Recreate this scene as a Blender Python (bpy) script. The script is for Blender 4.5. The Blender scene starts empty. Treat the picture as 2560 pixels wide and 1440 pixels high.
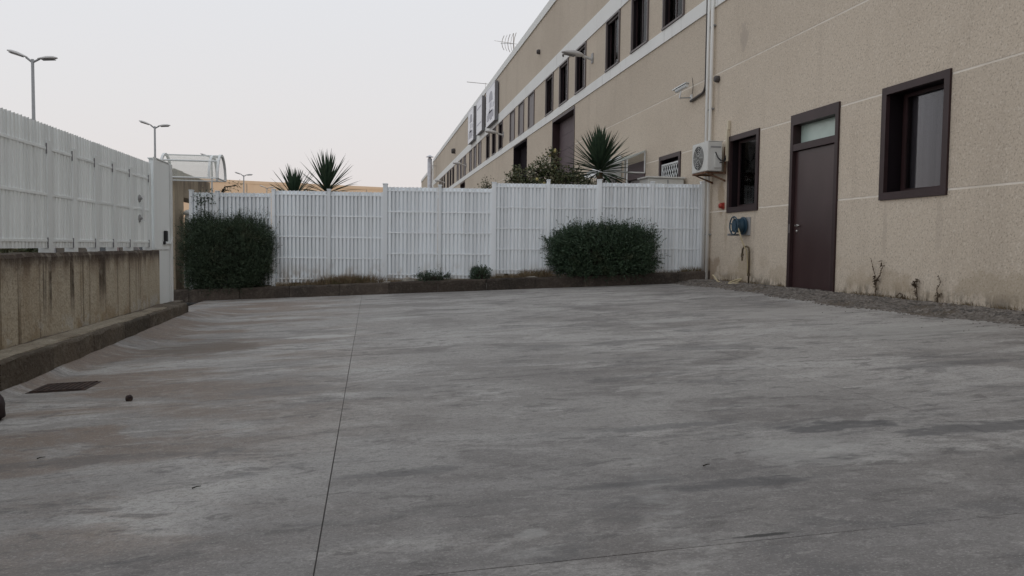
import bpy, bmesh, math, random
from math import sin, cos, pi, radians
from mathutils import Vector, Matrix
import numpy as np

random.seed(7)
rng = np.random.default_rng(7)
S = bpy.context.scene
COL = S.collection

# ------------------------------------------------------------------ camera, sky, sun, exposure
CAMZ = 1.017
cam = bpy.data.cameras.new('camera')
cam.sensor_width = 36.0
cam.lens = 28.125
cam.clip_start, cam.clip_end = 0.05, 3000
camo = bpy.data.objects.new('camera', cam)
COL.objects.link(camo)
RX, RU, RF = ((0.984667, -0.174045, 0.011817), (-0.002598, 0.053098, 0.998586), (0.174426, 0.983305, -0.051832))
camo.matrix_world = Matrix(((RX[0], RU[0], -RF[0], 0), (RX[1], RU[1], -RF[1], 0), (RX[2], RU[2], -RF[2], CAMZ), (0, 0, 0, 1)))
S.camera = camo

SUN_EL = radians(6.0)
SUN_AZ = math.atan2(0.94, -0.33)            # clockwise from +Y
W = bpy.data.worlds.new('World')
S.world = W
W.use_nodes = True
nt = W.node_tree
nt.nodes.clear()
N = nt.nodes.new
sky = N('ShaderNodeTexSky')
sky.sky_type = 'NISHITA'
sky.sun_disc = False
sky.sun_elevation = SUN_EL
sky.sun_rotation = SUN_AZ
sky.air_density, sky.dust_density, sky.ozone_density = 1.0, 1.5, 2.0
tc = N('ShaderNodeTexCoord')
sep = N('ShaderNodeSeparateXYZ')
nt.links.new(tc.outputs['Generated'], sep.inputs[0])
ramp = N('ShaderNodeValToRGB')
el = ramp.color_ramp.elements
el[0].position, el[0].color = 0.0, (0.795, 0.718, 0.712, 1)
el[1].position, el[1].color = 1.0, (0.820, 0.860, 0.910, 1)
for p, c in ((0.06, (0.800, 0.745, 0.740, 1)), (0.16, (0.808, 0.782, 0.785, 1)), (0.30, (0.812, 0.815, 0.840, 1)), (0.55, (0.81, 0.845, 0.890, 1))):
    e = el.new(p)
    e.color = c
nt.links.new(sep.outputs['Z'], ramp.inputs[0])
sc = N('ShaderNodeVectorMath')
sc.operation = 'SCALE'
sc.inputs['Scale'].default_value = 10.0
nt.links.new(ramp.outputs[0], sc.inputs[0])
mx = N('ShaderNodeMix')
mx.data_type = 'RGBA'
mx.inputs[0].default_value = 0.86
nt.links.new(sky.outputs[0], mx.inputs[6])
nt.links.new(sc.outputs[0], mx.inputs[7])
bg = N('ShaderNodeBackground')
bg.inputs[1].default_value = 0.1
wo = N('ShaderNodeOutputWorld')
nt.links.new(mx.outputs[2], bg.inputs[0])
nt.links.new(bg.outputs[0], wo.inputs[0])

sun = bpy.data.lights.new('sun', 'SUN')
sun.energy = 1.6
sun.angle = radians(0.5)
sun.color = (1.0, 0.72, 0.45)
suno = bpy.data.objects.new('sun', sun)
COL.objects.link(suno)
sd = Vector((sin(SUN_AZ) * cos(SUN_EL), cos(SUN_AZ) * cos(SUN_EL), sin(SUN_EL)))
suno.rotation_euler = (-sd).to_track_quat('-Z', 'Y').to_euler()
suno.location = (40, -20, 30)

S.view_settings.view_transform = 'Standard'
S.view_settings.look = 'None'
S.view_settings.exposure = 0.12
S.view_settings.gamma = 1.0
S.view_settings.use_curve_mapping = False
S.cycles.max_bounces = 6
S.cycles.transparent_max_bounces = 16
S.cycles.use_denoising = True


# ------------------------------------------------------------------ materials
def mat(name, col, rough=0.8, spec=0.3, layers=(), bump=None, metal=0.0, coord='pos', patches=(), paxes=(0, 1), pscale=7.0, arcs=(), dist=0.0, rand=0.0):
    """layers: (scale xyz, detail, lo, hi, colour, amount[, axis-mask]) noise mixes; patches: (x, y, rx, ry, colour, amount)"""
    m = bpy.data.materials.new(name)
    m.use_nodes = True
    t = m.node_tree
    b = t.nodes['Principled BSDF']
    b.inputs['Roughness'].default_value = rough
    b.inputs['Specular IOR Level'].default_value = spec
    b.inputs['Metallic'].default_value = metal
    b.inputs['Base Color'].default_value = (*col, 1)
    if not layers and not bump and not patches and not rand:
        return m
    if coord == 'pos':
        g = t.nodes.new('ShaderNodeNewGeometry').outputs['Position']
    else:
        g = t.nodes.new('ShaderNodeTexCoord').outputs['Object']

    def noise(scale, detail=3.0, off=0.0, rot=0.0):
        mp = t.nodes.new('ShaderNodeMapping')
        mp.inputs['Scale'].default_value = scale if hasattr(scale, '__len__') else (scale,) * 3
        mp.inputs['Location'].default_value = (off, off * 1.7, off * 0.6)
        mp.inputs['Rotation'].default_value = (0, 0, rot)
        t.links.new(g, mp.inputs[0])
        n = t.nodes.new('ShaderNodeTexNoise')
        n.inputs['Scale'].default_value = 1.0
        n.inputs['Detail'].default_value = detail
        n.inputs['Roughness'].default_value = 0.66 if dist else 0.6
        n.inputs['Distortion'].default_value = dist
        t.links.new(mp.outputs[0], n.inputs['Vector'])
        return n.outputs['Fac']

    def mrange(v, lo, hi, a=0.0, c=1.0):
        r = t.nodes.new('ShaderNodeMapRange')
        r.interpolation_type = 'SMOOTHSTEP'
        r.inputs[1].default_value, r.inputs[2].default_value = lo, hi
        r.inputs[3].default_value, r.inputs[4].default_value = a, c
        t.links.new(v, r.inputs[0])
        return r.outputs[0]

    def mth(op, a, c):
        n = t.nodes.new('ShaderNodeMath')
        n.operation = op
        for i, v in enumerate((a, c)):
            if isinstance(v, (int, float)):
                n.inputs[i].default_value = v
            else:
                t.links.new(v, n.inputs[i])
        return n.outputs[0]
    cur = None
    sepn = None

    def axis(i):
        nonlocal sepn
        if sepn is None:
            sepn = t.nodes.new('ShaderNodeSeparateXYZ')
            t.links.new(g, sepn.inputs[0])
        return sepn.outputs[i]

    def mixc(fac, c):
        nonlocal cur
        n = t.nodes.new('ShaderNodeMix')
        n.data_type = 'RGBA'
        t.links.new(fac, n.inputs[0])
        if cur is None:
            n.inputs[6].default_value = (*col, 1)
        else:
            t.links.new(cur, n.inputs[6])
        n.inputs[7].default_value = (*c, 1)
        cur = n.outputs[2]
    for i, L in enumerate(layers):
        sc_, det, lo, hi, c, amt = L[:6]
        rot = 0.0
        mask = None
        for ex in L[6:]:
            if isinstance(ex, (int, float)):
                rot = ex
            else:
                mask = ex
        f = mth('MULTIPLY', mrange(noise(sc_, det, 3.1 * i + 1, rot), lo, hi), amt)
        if mask:                                   # (axis, from, to): fades in along an axis
            f = mth('MULTIPLY', f, mrange(axis(mask[0]), mask[1], mask[2]))
        mixc(f, c)
    if patches or arcs:
        nz = noise(pscale, 9.0, 9.0)
        nw = noise(tuple(v * .3 for v in pscale) if hasattr(pscale, '__len__') else pscale * .3, 4.0, 4.0)
        for x, y, rx, ry, c, amt in patches:
            dx = mth('DIVIDE', mth('SUBTRACT', axis(paxes[0]), x), rx)
            dy = mth('DIVIDE', mth('SUBTRACT', axis(paxes[1]), y), ry)
            d = mth('ADD', mth('MULTIPLY', dx, dx), mth('MULTIPLY', dy, dy))
            d = mth('ADD', d, mth('MULTIPLY', mth('SUBTRACT', nz, 0.5), 5.5))
            d = mth('ADD', d, mth('MULTIPLY', mth('SUBTRACT', nw, 0.5), 3.0))
            mixc(mrange(d, 0.5, 1.7, amt, 0.0), c)
        for x, y, rad, w, c, amt in arcs:          # tyre marks: thin worn rings broken up by noise
            dx = mth('SUBTRACT', axis(0), x)
            dy = mth('SUBTRACT', axis(1), y)
            r = mth('SQRT', mth('ADD', mth('MULTIPLY', dx, dx), mth('MULTIPLY', dy, dy)), 0.0)
            q = mth('ABSOLUTE', mth('SUBTRACT', r, rad), 0.0)
            f = mrange(q, w * .3, w, 1.0, 0.0)
            f = mth('MULTIPLY', f, mrange(nz, 0.42, 0.66))
            f = mth('MULTIPLY', f, mrange(nw, 0.40, 0.62))
            mixc(mth('MULTIPLY', f, amt), c)
    if rand:                                       # every piece its own slight tone
        oi = t.nodes.new('ShaderNodeObjectInfo')
        hs = t.nodes.new('ShaderNodeHueSaturation')
        t.links.new(mrange(oi.outputs['Random'], 0.0, 1.0, 1.0 - rand, 1.0 + rand * .5), hs.inputs['Value'])
        if cur is None:
            hs.inputs['Color'].default_value = (*col, 1)
        else:
            t.links.new(cur, hs.inputs['Color'])
        cur = hs.outputs[0]
    if cur is not None:
        t.links.new(cur, b.inputs['Base Color'])
    if bump:
        bn = t.nodes.new('ShaderNodeBump')
        bn.inputs['Strength'].default_value = bump[1]
        bn.inputs['Distance'].default_value = bump[2]
        t.links.new(noise(bump[0], 4.0, 5.0), bn.inputs['Height'])
        t.links.new(bn.outputs[0], b.inputs['Normal'])
    return m


WHITEPATCH = (0.42, 0.41, 0.39)
DARKP = (0.085, 0.083, 0.085)
M = {}
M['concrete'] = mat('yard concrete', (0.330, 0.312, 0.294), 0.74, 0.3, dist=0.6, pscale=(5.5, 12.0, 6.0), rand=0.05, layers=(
    ((0.33, 0.60, 0), 9, 0.47, 0.58, (0.225, 0.208, 0.195), 0.80, 0.2),
    ((0.50, 1.1, 0), 10, 0.49, 0.57, (0.450, 0.432, 0.410), 0.65, 0.25),
    ((1.0, 2.0, 0), 10, 0.53, 0.63, (0.160, 0.145, 0.137), 0.68, 0.15),
    ((1.9, 4.8, 0), 10, 0.56, 0.64, (0.47, 0.45, 0.425), 0.55, -0.1),
    ((0.6, 1.3, 0), 9, 0.44, 0.57, (0.185, 0.128, 0.090), 0.80, (0, 0.9, -2.0)),
    ((0.5, 0.8, 0), 9, 0.36, 0.54, (0.175, 0.163, 0.158), 0.75, (1, 5.4, 2.3)),  # lens vignette painted into the colour: concrete darkens towards the camera
    ((1.0, 2.2, 0), 10, 0.54, 0.62, (0.10, 0.096, 0.098), 0.50, (0, 0.3, 1.8)),
    ((4.5, 11, 0), 9, 0.55, 0.64, (0.110, 0.101, 0.097), 0.65, 0.15),
    ((12, 22, 0), 8, 0.53, 0.66, (0.42, 0.40, 0.375), 0.35, -0.2),
    ((40, 52, 0), 7, 0.46, 0.66, (0.14, 0.129, 0.122), 0.55),
    ((120, 150, 0), 4, 0.49, 0.66, (0.12, 0.111, 0.106), 0.45),
    ((95, 120, 0), 4, 0.52, 0.70, (0.46, 0.44, 0.42), 0.45)),
    arcs=((-6.0, 9.0, 9.3, .16, DARKP, .55), (-6.0, 9.0, 10.9, .14, DARKP, .5), (9.5, 1.0, 7.0, .16, DARKP, .5), (9.5, 1.0, 8.6, .13, WHITEPATCH, .5), (2.0, -6.0, 9.2, .10, DARKP, .6), (2.2, -6.0, 10.1, .09, DARKP, .5), (12.0, 12.0, 9.5, .14, WHITEPATCH, .5)),
    patches=((-0.56, 9.2, 0.34, 0.16, WHITEPATCH, 0.85), (-1.3, 11.95, 0.55, 0.16, WHITEPATCH, 0.5), (0.3, 11.1, 0.4, 0.13, WHITEPATCH, 0.6),
             (3.5, 9.0, 0.45, 0.16, WHITEPATCH, 0.5), (0.56, 2.66, 0.05, 0.04, WHITEPATCH, 0.4), (0.53, 2.49, 0.10, 0.04, WHITEPATCH, 0.25),
             (2.0, 3.35, 0.26, 0.22, WHITEPATCH, 0.35), (5.2, 7.0, 0.8, 0.5, (0.36, 0.35, 0.33), 0.5), (5.0, 9.2, 0.7, 0.8, (0.36, 0.34, 0.32), 0.5),
             (2.4, 3.75, 0.32, 0.10, DARKP, 0.75), (3.0, 3.5, 0.40, 0.09, DARKP, 0.7), (1.55, 4.0, 0.4, 0.05, DARKP, 0.5),
             (1.5, 3.0, 0.32, 0.05, DARKP, 0.6), (1.05, 3.1, 0.2, 0.04, DARKP, 0.5), (0.1, 3.55, 0.25, 0.06, DARKP, 0.4),
             (1.28, 2.45, 0.16, 0.012, (0.05, 0.048, 0.046), 0.9), (-0.62, 5.85, 0.36, 0.17, (0.15, 0.143, 0.142), 0.45),
             (-1.7, 4.2, 0.9, 0.08, DARKP, 0.4), (-1.7, 8.7, 0.5, 0.5, (0.12, 0.095, 0.075), 0.7), (3.55, 6.4, 0.10, 0.05, DARKP, 0.5), (4.2, 5.2, 0.5, 0.10, DARKP, 0.5)),
    bump=((60, 80, 60), 0.55, 0.008))
M['joint'] = mat('joint filler', (0.10, 0.093, 0.086), 0.9)
M['earth'] = mat('bare ground', (0.16, 0.145, 0.125), 0.95, 0.1, layers=((0.4, 5, 0.4, 0.7, (0.10, 0.09, 0.075), 0.8), (9, 4, 0.45, 0.7, (0.22, 0.2, 0.18), 0.5)), bump=(12, 0.5, 0.03))
M['lot'] = mat('car park asphalt', (0.07, 0.068, 0.066), 0.9, 0.2, layers=((0.5, 5, 0.4, 0.7, (0.10, 0.097, 0.092), 0.7), (40, 3, 0.5, 0.7, (0.13, 0.125, 0.12), 0.4)))
M['soil'] = mat('bed soil', (0.12, 0.092, 0.068), 0.95, 0.1, layers=((3, 5, 0.4, 0.65, (0.19, 0.155, 0.115), 0.8), (20, 4, 0.45, 0.7, (0.06, 0.048, 0.038), 0.7)), bump=(14, 0.8, 0.04))
M['gravel'] = mat('gravel', (0.145, 0.125, 0.108), 0.9, 0.2, layers=((16, 5, 0.42, 0.62, (0.24, 0.215, 0.195), 0.8), (30, 4, 0.48, 0.7, (0.055, 0.05, 0.046), 0.8), (1.2, 4, 0.45, 0.65, (0.11, 0.085, 0.06), 0.8)), bump=(24, 1.0, 0.04))
M['pebble'] = mat('gravel stones', (0.17, 0.150, 0.133), 0.85, 0.25, layers=((9, 2, 0.40, 0.62, (0.28, 0.25, 0.222), 0.8), (6, 2, 0.5, 0.62, (0.075, 0.07, 0.066), 0.7)))
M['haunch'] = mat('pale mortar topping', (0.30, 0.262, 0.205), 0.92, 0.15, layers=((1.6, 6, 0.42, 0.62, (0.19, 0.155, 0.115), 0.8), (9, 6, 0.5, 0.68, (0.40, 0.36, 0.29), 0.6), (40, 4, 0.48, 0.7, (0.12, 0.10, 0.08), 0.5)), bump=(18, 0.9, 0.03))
M['kerb'] = mat('kerb concrete', (0.082, 0.066, 0.055), 0.92, 0.15, layers=((1.1, 5, 0.4, 0.68, (0.045, 0.039, 0.034), 0.8), (5, 6, 0.50, 0.70, (0.125, 0.105, 0.085), 0.7), (26, 4, 0.5, 0.7, (0.16, 0.14, 0.12), 0.4)), rand=0.22, bump=(22, 0.9, 0.03))
M['kerbL'] = mat('pale kerb concrete', (0.118, 0.096, 0.074), 0.92, 0.15, layers=((1.3, 5, 0.4, 0.68, (0.075, 0.064, 0.052), 0.8), (5, 6, 0.50, 0.70, (0.17, 0.15, 0.12), 0.7), (26, 4, 0.5, 0.7, (0.2, 0.18, 0.155), 0.4)), rand=0.22, bump=(22, 0.9, 0.03))
M['lowwall'] = mat('stained cast concrete', (0.46, 0.405, 0.315), 0.92, 0.15, layers=(
    ((1, 2.2, 0.45), 7, 0.45, 0.66, (0.33, 0.265, 0.185), 0.70),
    ((1, 9.0, 0.16), 6, 0.55, 0.67, (0.110, 0.080, 0.050), 0.85),
    ((1, 3.0, 0.10), 5, 0.60, 0.66, (0.055, 0.040, 0.028), 0.92, (2, 0.18, 0.62)),
    ((1, 5.0, 0.7), 7, 0.38, 0.60, (0.115, 0.075, 0.048), 0.85, (2, 0.56, 0.88)),
    ((1, 11, 1.6), 6, 0.16, 0.48, (0.052, 0.038, 0.032), 0.95, (2, 0.73, 0.89)),
    ((1, 4.5, 5.0), 6, 0.50, 0.56, (0.50, 0.48, 0.44), 0.75, (2, 0.34, 0.20)),
    ((1, 2, 2.5), 5, 0.45, 0.6, (0.24, 0.165, 0.085), 0.55, (2, 0.45, 0.15)),
    ((7, 7, 7), 6, 0.48, 0.70, (0.45, 0.41, 0.335), 0.4),
    ((50, 50, 50), 4, 0.46, 0.70, (0.14, 0.115, 0.085), 0.45)), bump=(20, 0.7, 0.02))
M['gatewall'] = mat('weathered gatehouse concrete', (0.40, 0.33, 0.245), 0.9, 0.2, layers=(
    ((5, 5, 0.5), 5, 0.50, 0.66, (0.22, 0.17, 0.13), 0.7),
    ((2.5, 2.5, 1.2), 5, 0.40, 0.64, (0.10, 0.075, 0.062), 0.8, (2, 1.9, 2.55)),
    ((40, 40, 40), 3, 0.48, 0.72, (0.17, 0.145, 0.115), 0.4)), bump=(18, 0.4, 0.015))
M['aggregate'] = mat('exposed aggregate panel', (0.640, 0.550, 0.445), 0.9, 0.2, layers=(
    ((0.25, 0.25, 0.35), 4, 0.38, 0.66, (0.560, 0.475, 0.380), 0.70),
    ((1.5, 1.5, 0.25), 5, 0.54, 0.74, (0.48, 0.405, 0.325), 0.40),
    ((42, 42, 42), 4, 0.50, 0.70, (0.32, 0.265, 0.21), 0.75),
    ((30, 30, 30), 3, 0.52, 0.70, (0.76, 0.68, 0.58), 0.55),
    ((2.0, 2.0, 2.6), 5, 0.45, 0.65, (0.40, 0.31, 0.21), 0.55, (2, 1.15, 0.35)),
    ((7, 7, 3.5), 5, 0.42, 0.60, (0.12, 0.10, 0.075), 0.75, (2, 0.62, 0.38))), bump=(30, 0.45, 0.012),
    patches=((15.30, 2.05, .16, .34, (0.36, 0.25, 0.15), .55), (15.05, 1.35, .07, .5, (0.36, 0.27, 0.18), .4), (14.2, .70, .30, .30, (0.38, 0.30, 0.20), .5), (16.0, .62, .7, .22, (0.30, 0.21, 0.14), .6),
             (8.95, 1.35, .05, .35, (0.42, 0.355, 0.29), .35), (10.02, 1.30, .05, .40, (0.42, 0.355, 0.29), .35), (13.85, 1.45, .04, .25, (0.42, 0.355, 0.29), .35), (15.56, 4.15, .05, .35, (0.42, 0.355, 0.29), .4), (14.5, 5.1, .18, .25, (0.40, 0.34, 0.29), .5),
             (8.0, .62, .6, .16, (0.36, 0.29, 0.20), .4), (9.9, .60, .4, .14, (0.38, 0.30, 0.21), .4), (12.9, .60, .3, .12, (0.38, 0.30, 0.21), .35)), paxes=(1, 2), pscale=5.0, rand=0.035)
M['band'] = mat('white painted band', (0.88, 0.875, 0.845), 0.7, 0.3, layers=(((0.6, 0.6, 0.3), 4, 0.42, 0.7, (0.82, 0.815, 0.785), 0.7), ((4, 4, 0.4), 4, 0.58, 0.75, (0.48, 0.47, 0.44), 0.5)))
M['jointstrip'] = mat('pale joint mortar', (0.82, 0.755, 0.665), 0.9, 0.2, layers=((2.5, 5, 0.42, 0.68, (0.66, 0.59, 0.50), 0.7),))
M['brown'] = mat('brown painted metal', (0.033, 0.017, 0.017), 0.45, 0.35, layers=((3, 4, 0.4, 0.7, (0.050, 0.025, 0.028), 0.6),))
M['browndoor'] = mat('brown door sheet', (0.046, 0.023, 0.023), 0.34, 0.5, layers=(((2, 2, 1), 4, 0.42, 0.7, (0.062, 0.034, 0.033), 0.7), (60, 2, 0.5, 0.7, (0.028, 0.017, 0.017), 0.4)))
M['greyframe'] = mat('greyed bronze frame', (0.155, 0.130, 0.125), 0.45, 0.4)
M['reveal'] = mat('dark reveal lining', (0.011, 0.007, 0.009), 0.6, 0.2)
M['mauve'] = mat('mauve roller door', (0.125, 0.092, 0.098), 0.6, 0.3, layers=((5, 4, 0.4, 0.7, (0.10, 0.075, 0.082), 0.6),))
M['dark'] = mat('dark interior', (0.018, 0.014, 0.017), 0.9, 0.1)
M['curtain'] = mat('grey blind', (0.105, 0.098, 0.103), 0.9, 0.1, layers=(((3, 10, 0.3), 4, 0.4, 0.7, (0.14, 0.132, 0.138), 0.8),))
M['paleblind'] = mat('pale blind', (0.36, 0.345, 0.345), 0.9, 0.1)
M['shutter'] = mat('grey roller shutter', (0.30, 0.275, 0.27), 0.7, 0.25)
M['blueblind'] = mat('blue grey blind', (0.17, 0.18, 0.23), 0.9, 0.1)
M['frost'] = mat('frosted transom glass', (0.50, 0.61, 0.55), 0.25, 0.5, layers=(((1, 2.0, 4), 3, 0.4, 0.7, (0.43, 0.53, 0.475), 0.7),))
M['fence'] = mat('white fence paint', (0.85, 0.885, 0.91), 0.5, 0.35, layers=(((1.5, 1.5, 0.6), 4, 0.42, 0.7, (0.80, 0.83, 0.855), 0.6), ((4, 4, 3), 5, 0.45, 0.62, (0.40, 0.33, 0.26), 0.65, (2, 0.75, 0.25)), ((7, 7, 0.5), 4, 0.60, 0.72, (0.56, 0.55, 0.53), 0.5)), rand=0.10)
M['fenceL'] = mat('white boundary fence paint', (0.84, 0.872, 0.868), 0.55, 0.3, layers=(((1.5, 1.5, 0.5), 4, 0.42, 0.7, (0.79, 0.82, 0.815), 0.6), ((3, 7, 0.4), 4, 0.60, 0.72, (0.58, 0.57, 0.55), 0.45)), rand=0.09)
M['whitemetal'] = mat('white metal', (0.72, 0.735, 0.73), 0.45, 0.4, layers=((3, 4, 0.5, 0.7, (0.62, 0.63, 0.62), 0.5),))
M['cream'] = mat('cream plastic', (0.62, 0.55, 0.42), 0.55, 0.3)
M['acwhite'] = mat('aged white casing', (0.66, 0.655, 0.62), 0.5, 0.4, layers=((4, 4, 0.5, 0.75, (0.52, 0.51, 0.47), 0.5),))
M['black'] = mat('black plastic', (0.018, 0.018, 0.02), 0.5, 0.4)
M['greymetal'] = mat('grey metal', (0.33, 0.33, 0.33), 0.5, 0.4, layers=((6, 3, 0.4, 0.7, (0.26, 0.26, 0.26), 0.6),))
M['darkpipe'] = mat('dark cable duct', (0.085, 0.075, 0.072), 0.6, 0.3)
M['galv'] = mat('galvanised steel', (0.58, 0.57, 0.59), 0.42, 0.5, metal=0.35, layers=((5, 3, 0.4, 0.7, (0.38, 0.37, 0.40), 0.7),))
M['rust'] = mat('rusty iron', (0.14, 0.065, 0.038), 0.85, 0.2, layers=((14, 4, 0.42, 0.65, (0.30, 0.22, 0.15), 0.6), (30, 3, 0.5, 0.7, (0.06, 0.03, 0.022), 0.7)))
M['rustgrate'] = mat('rusty grate', (0.052, 0.038, 0.034), 0.9, 0.2, layers=((20, 4, 0.45, 0.65, (0.10, 0.065, 0.05), 0.7),))
M['brownpipe'] = mat('old brass pipe', (0.115, 0.088, 0.055), 0.6, 0.3, layers=((20, 3, 0.45, 0.65, (0.06, 0.045, 0.032), 0.7),))
M['hose'] = mat('cream hose', (0.50, 0.42, 0.27), 0.6, 0.3)
M['blue'] = mat('blue plastic', (0.022, 0.055, 0.085), 0.4, 0.4)
M['red'] = mat('red plastic', (0.34, 0.045, 0.03), 0.4, 0.4)
M['steel'] = mat('brushed steel', (0.62, 0.6, 0.57), 0.28, 0.5, metal=0.9)
M['foliage'] = mat('dark shrub needles', (0.050, 0.076, 0.044), 0.65, 0.25, layers=((5, 3, 0.4, 0.62, (0.034, 0.052, 0.032), 0.8), (28, 2, 0.52, 0.68, (0.095, 0.120, 0.070), 0.6), (2.6, 3, 0.56, 0.68, (0.085, 0.080, 0.045), 0.5)))
M['foliage2'] = mat('glossy shrub leaves', (0.050, 0.086, 0.050), 0.5, 0.35, layers=((6, 3, 0.4, 0.62, (0.034, 0.058, 0.036), 0.8), (30, 2, 0.52, 0.66, (0.10, 0.145, 0.075), 0.65), (2.6, 3, 0.56, 0.68, (0.09, 0.095, 0.05), 0.5)))
M['twigs_and_core'] = mat('dark twigs and shrub core', (0.030, 0.028, 0.022), 0.9, 0.1)
M['deadstem'] = mat('withered stem', (0.105, 0.078, 0.055), 0.9, 0.1, layers=((14, 3, 0.4, 0.65, (0.06, 0.044, 0.032), 0.8),))
M['yucca'] = mat('yucca leaf', (0.050, 0.084, 0.050), 0.62, 0.2, layers=((7, 3, 0.4, 0.65, (0.022, 0.040, 0.026), 0.7), (3, 3, 0.55, 0.75, (0.07, 0.085, 0.05), 0.5)))
M['bark'] = mat('bark', (0.13, 0.095, 0.065), 0.95, 0.1, layers=(((12, 12, 4), 4, 0.42, 0.65, (0.06, 0.045, 0.032), 0.8),), bump=(14, 0.7, 0.02))
M['lemonleaf'] = mat('lemon tree leaves', (0.085, 0.105, 0.045), 0.5, 0.35, layers=((4, 3, 0.42, 0.62, (0.045, 0.065, 0.030), 0.9), (17, 2, 0.5, 0.66, (0.25, 0.225, 0.125), 0.75), (2.2, 2, 0.52, 0.66, (0.20, 0.165, 0.10), 0.6)))
M['paleleaf'] = mat('pale dry leaves', (0.17, 0.165, 0.105), 0.6, 0.25, layers=((9, 2, 0.42, 0.62, (0.07, 0.08, 0.045), 0.9), (25, 2, 0.5, 0.66, (0.30, 0.26, 0.18), 0.7)))
M['lemon'] = mat('lemon rind', (0.58, 0.50, 0.22), 0.45, 0.4)
M['drygrass'] = mat('dry grass', (0.235, 0.180, 0.115), 0.9, 0.1, layers=((9, 2, 0.4, 0.62, (0.12, 0.085, 0.052), 0.8), (4, 2, 0.5, 0.7, (0.10, 0.105, 0.05), 0.6)))
M['stone'] = mat('pale field stone', (0.30, 0.275, 0.24), 0.9, 0.15, layers=((12, 4, 0.42, 0.68, (0.17, 0.155, 0.135), 0.8),), bump=(16, 0.6, 0.02))
M['darkstone'] = mat('dark rounded stone', (0.035, 0.025, 0.026), 0.8, 0.2, layers=((8, 4, 0.42, 0.68, (0.06, 0.045, 0.045), 0.7),))
M['farwall'] = mat('tan warehouse wall', (0.56, 0.46, 0.36), 0.9, 0.1, layers=(((0.15, 0.15, 0.02), 4, 0.4, 0.7, (0.50, 0.405, 0.315), 0.7),))
M['roof'] = mat('grey roof', (0.36, 0.35, 0.34), 0.9, 0.1)
M['signface'] = mat('pale sign face', (0.86, 0.86, 0.90), 0.35, 0.4)
M['signprint'] = mat('grey sign print', (0.345, 0.345, 0.40), 0.4, 0.3)
M['signprint2'] = mat('light grey sign print', (0.50, 0.50, 0.565), 0.4, 0.3)
M['signside'] = mat('grey sign case', (0.20, 0.20, 0.215), 0.5, 0.4)
M['lampcase'] = mat('grey lantern case', (0.56, 0.545, 0.53), 0.5, 0.4)
M['lamplens'] = mat('dark lantern lens', (0.14, 0.13, 0.125), 0.25, 0.5)
M['carpaint'] = mat('silver car paint', (0.50, 0.50, 0.52), 0.3, 0.5, metal=0.3)
M['carwhite'] = mat('white car paint', (0.72, 0.72, 0.71), 0.3, 0.5)
M['carred'] = mat('maroon car paint', (0.20, 0.13, 0.125), 0.35, 0.5)
M['tyre'] = mat('tyre rubber', (0.02, 0.02, 0.02), 0.85, 0.2)
M['carglass'] = mat('car glass', (0.02, 0.022, 0.025), 0.06, 0.6)
M['lamplight'] = mat('car lamp', (0.30, 0.03, 0.025), 0.2, 0.5)


def glass(name, tint, fac, rough=0.03):
    m = bpy.data.materials.new(name)
    m.use_nodes = True
    t = m.node_tree
    t.nodes.clear()
    o = t.nodes.new('ShaderNodeOutputMaterial')
    a = t.nodes.new('ShaderNodeBsdfTransparent')
    a.inputs[0].default_value = (*tint, 1)
    g = t.nodes.new('ShaderNodeBsdfGlossy')
    g.inputs['Roughness'].default_value = rough
    fr = t.nodes.new('ShaderNodeFresnel')
    fr.inputs[0].default_value = fac
    x = t.nodes.new('ShaderNodeMixShader')
    t.links.new(fr.outputs[0], x.inputs[0])
    t.links.new(a.outputs[0], x.inputs[1])
    t.links.new(g.outputs[0], x.inputs[2])
    t.links.new(x.outputs[0], o.inputs[0])
    return m


def haze_plastic(name, col, opaque):
    m = bpy.data.materials.new(name)
    m.use_nodes = True
    t = m.node_tree
    t.nodes.clear()
    o = t.nodes.new('ShaderNodeOutputMaterial')
    a = t.nodes.new('ShaderNodeBsdfTransparent')
    d = t.nodes.new('ShaderNodeBsdfPrincipled')
    d.inputs['Base Color'].default_value = (*col, 1)
    d.inputs['Roughness'].default_value = 0.3
    x = t.nodes.new('ShaderNodeMixShader')
    x.inputs[0].default_value = opaque
    t.links.new(a.outputs[0], x.inputs[1])
    t.links.new(d.outputs[0], x.inputs[2])
    t.links.new(x.outputs[0], o.inputs[0])
    return m


M['glass'] = glass('window glass', (0.80, 0.80, 0.82), 1.22)
M['clear'] = haze_plastic('clear canopy plastic', (0.66, 0.67, 0.60), 0.32)
M['greenclear'] = haze_plastic('greenish canopy plastic', (0.50, 0.56, 0.52), 0.45)


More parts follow.
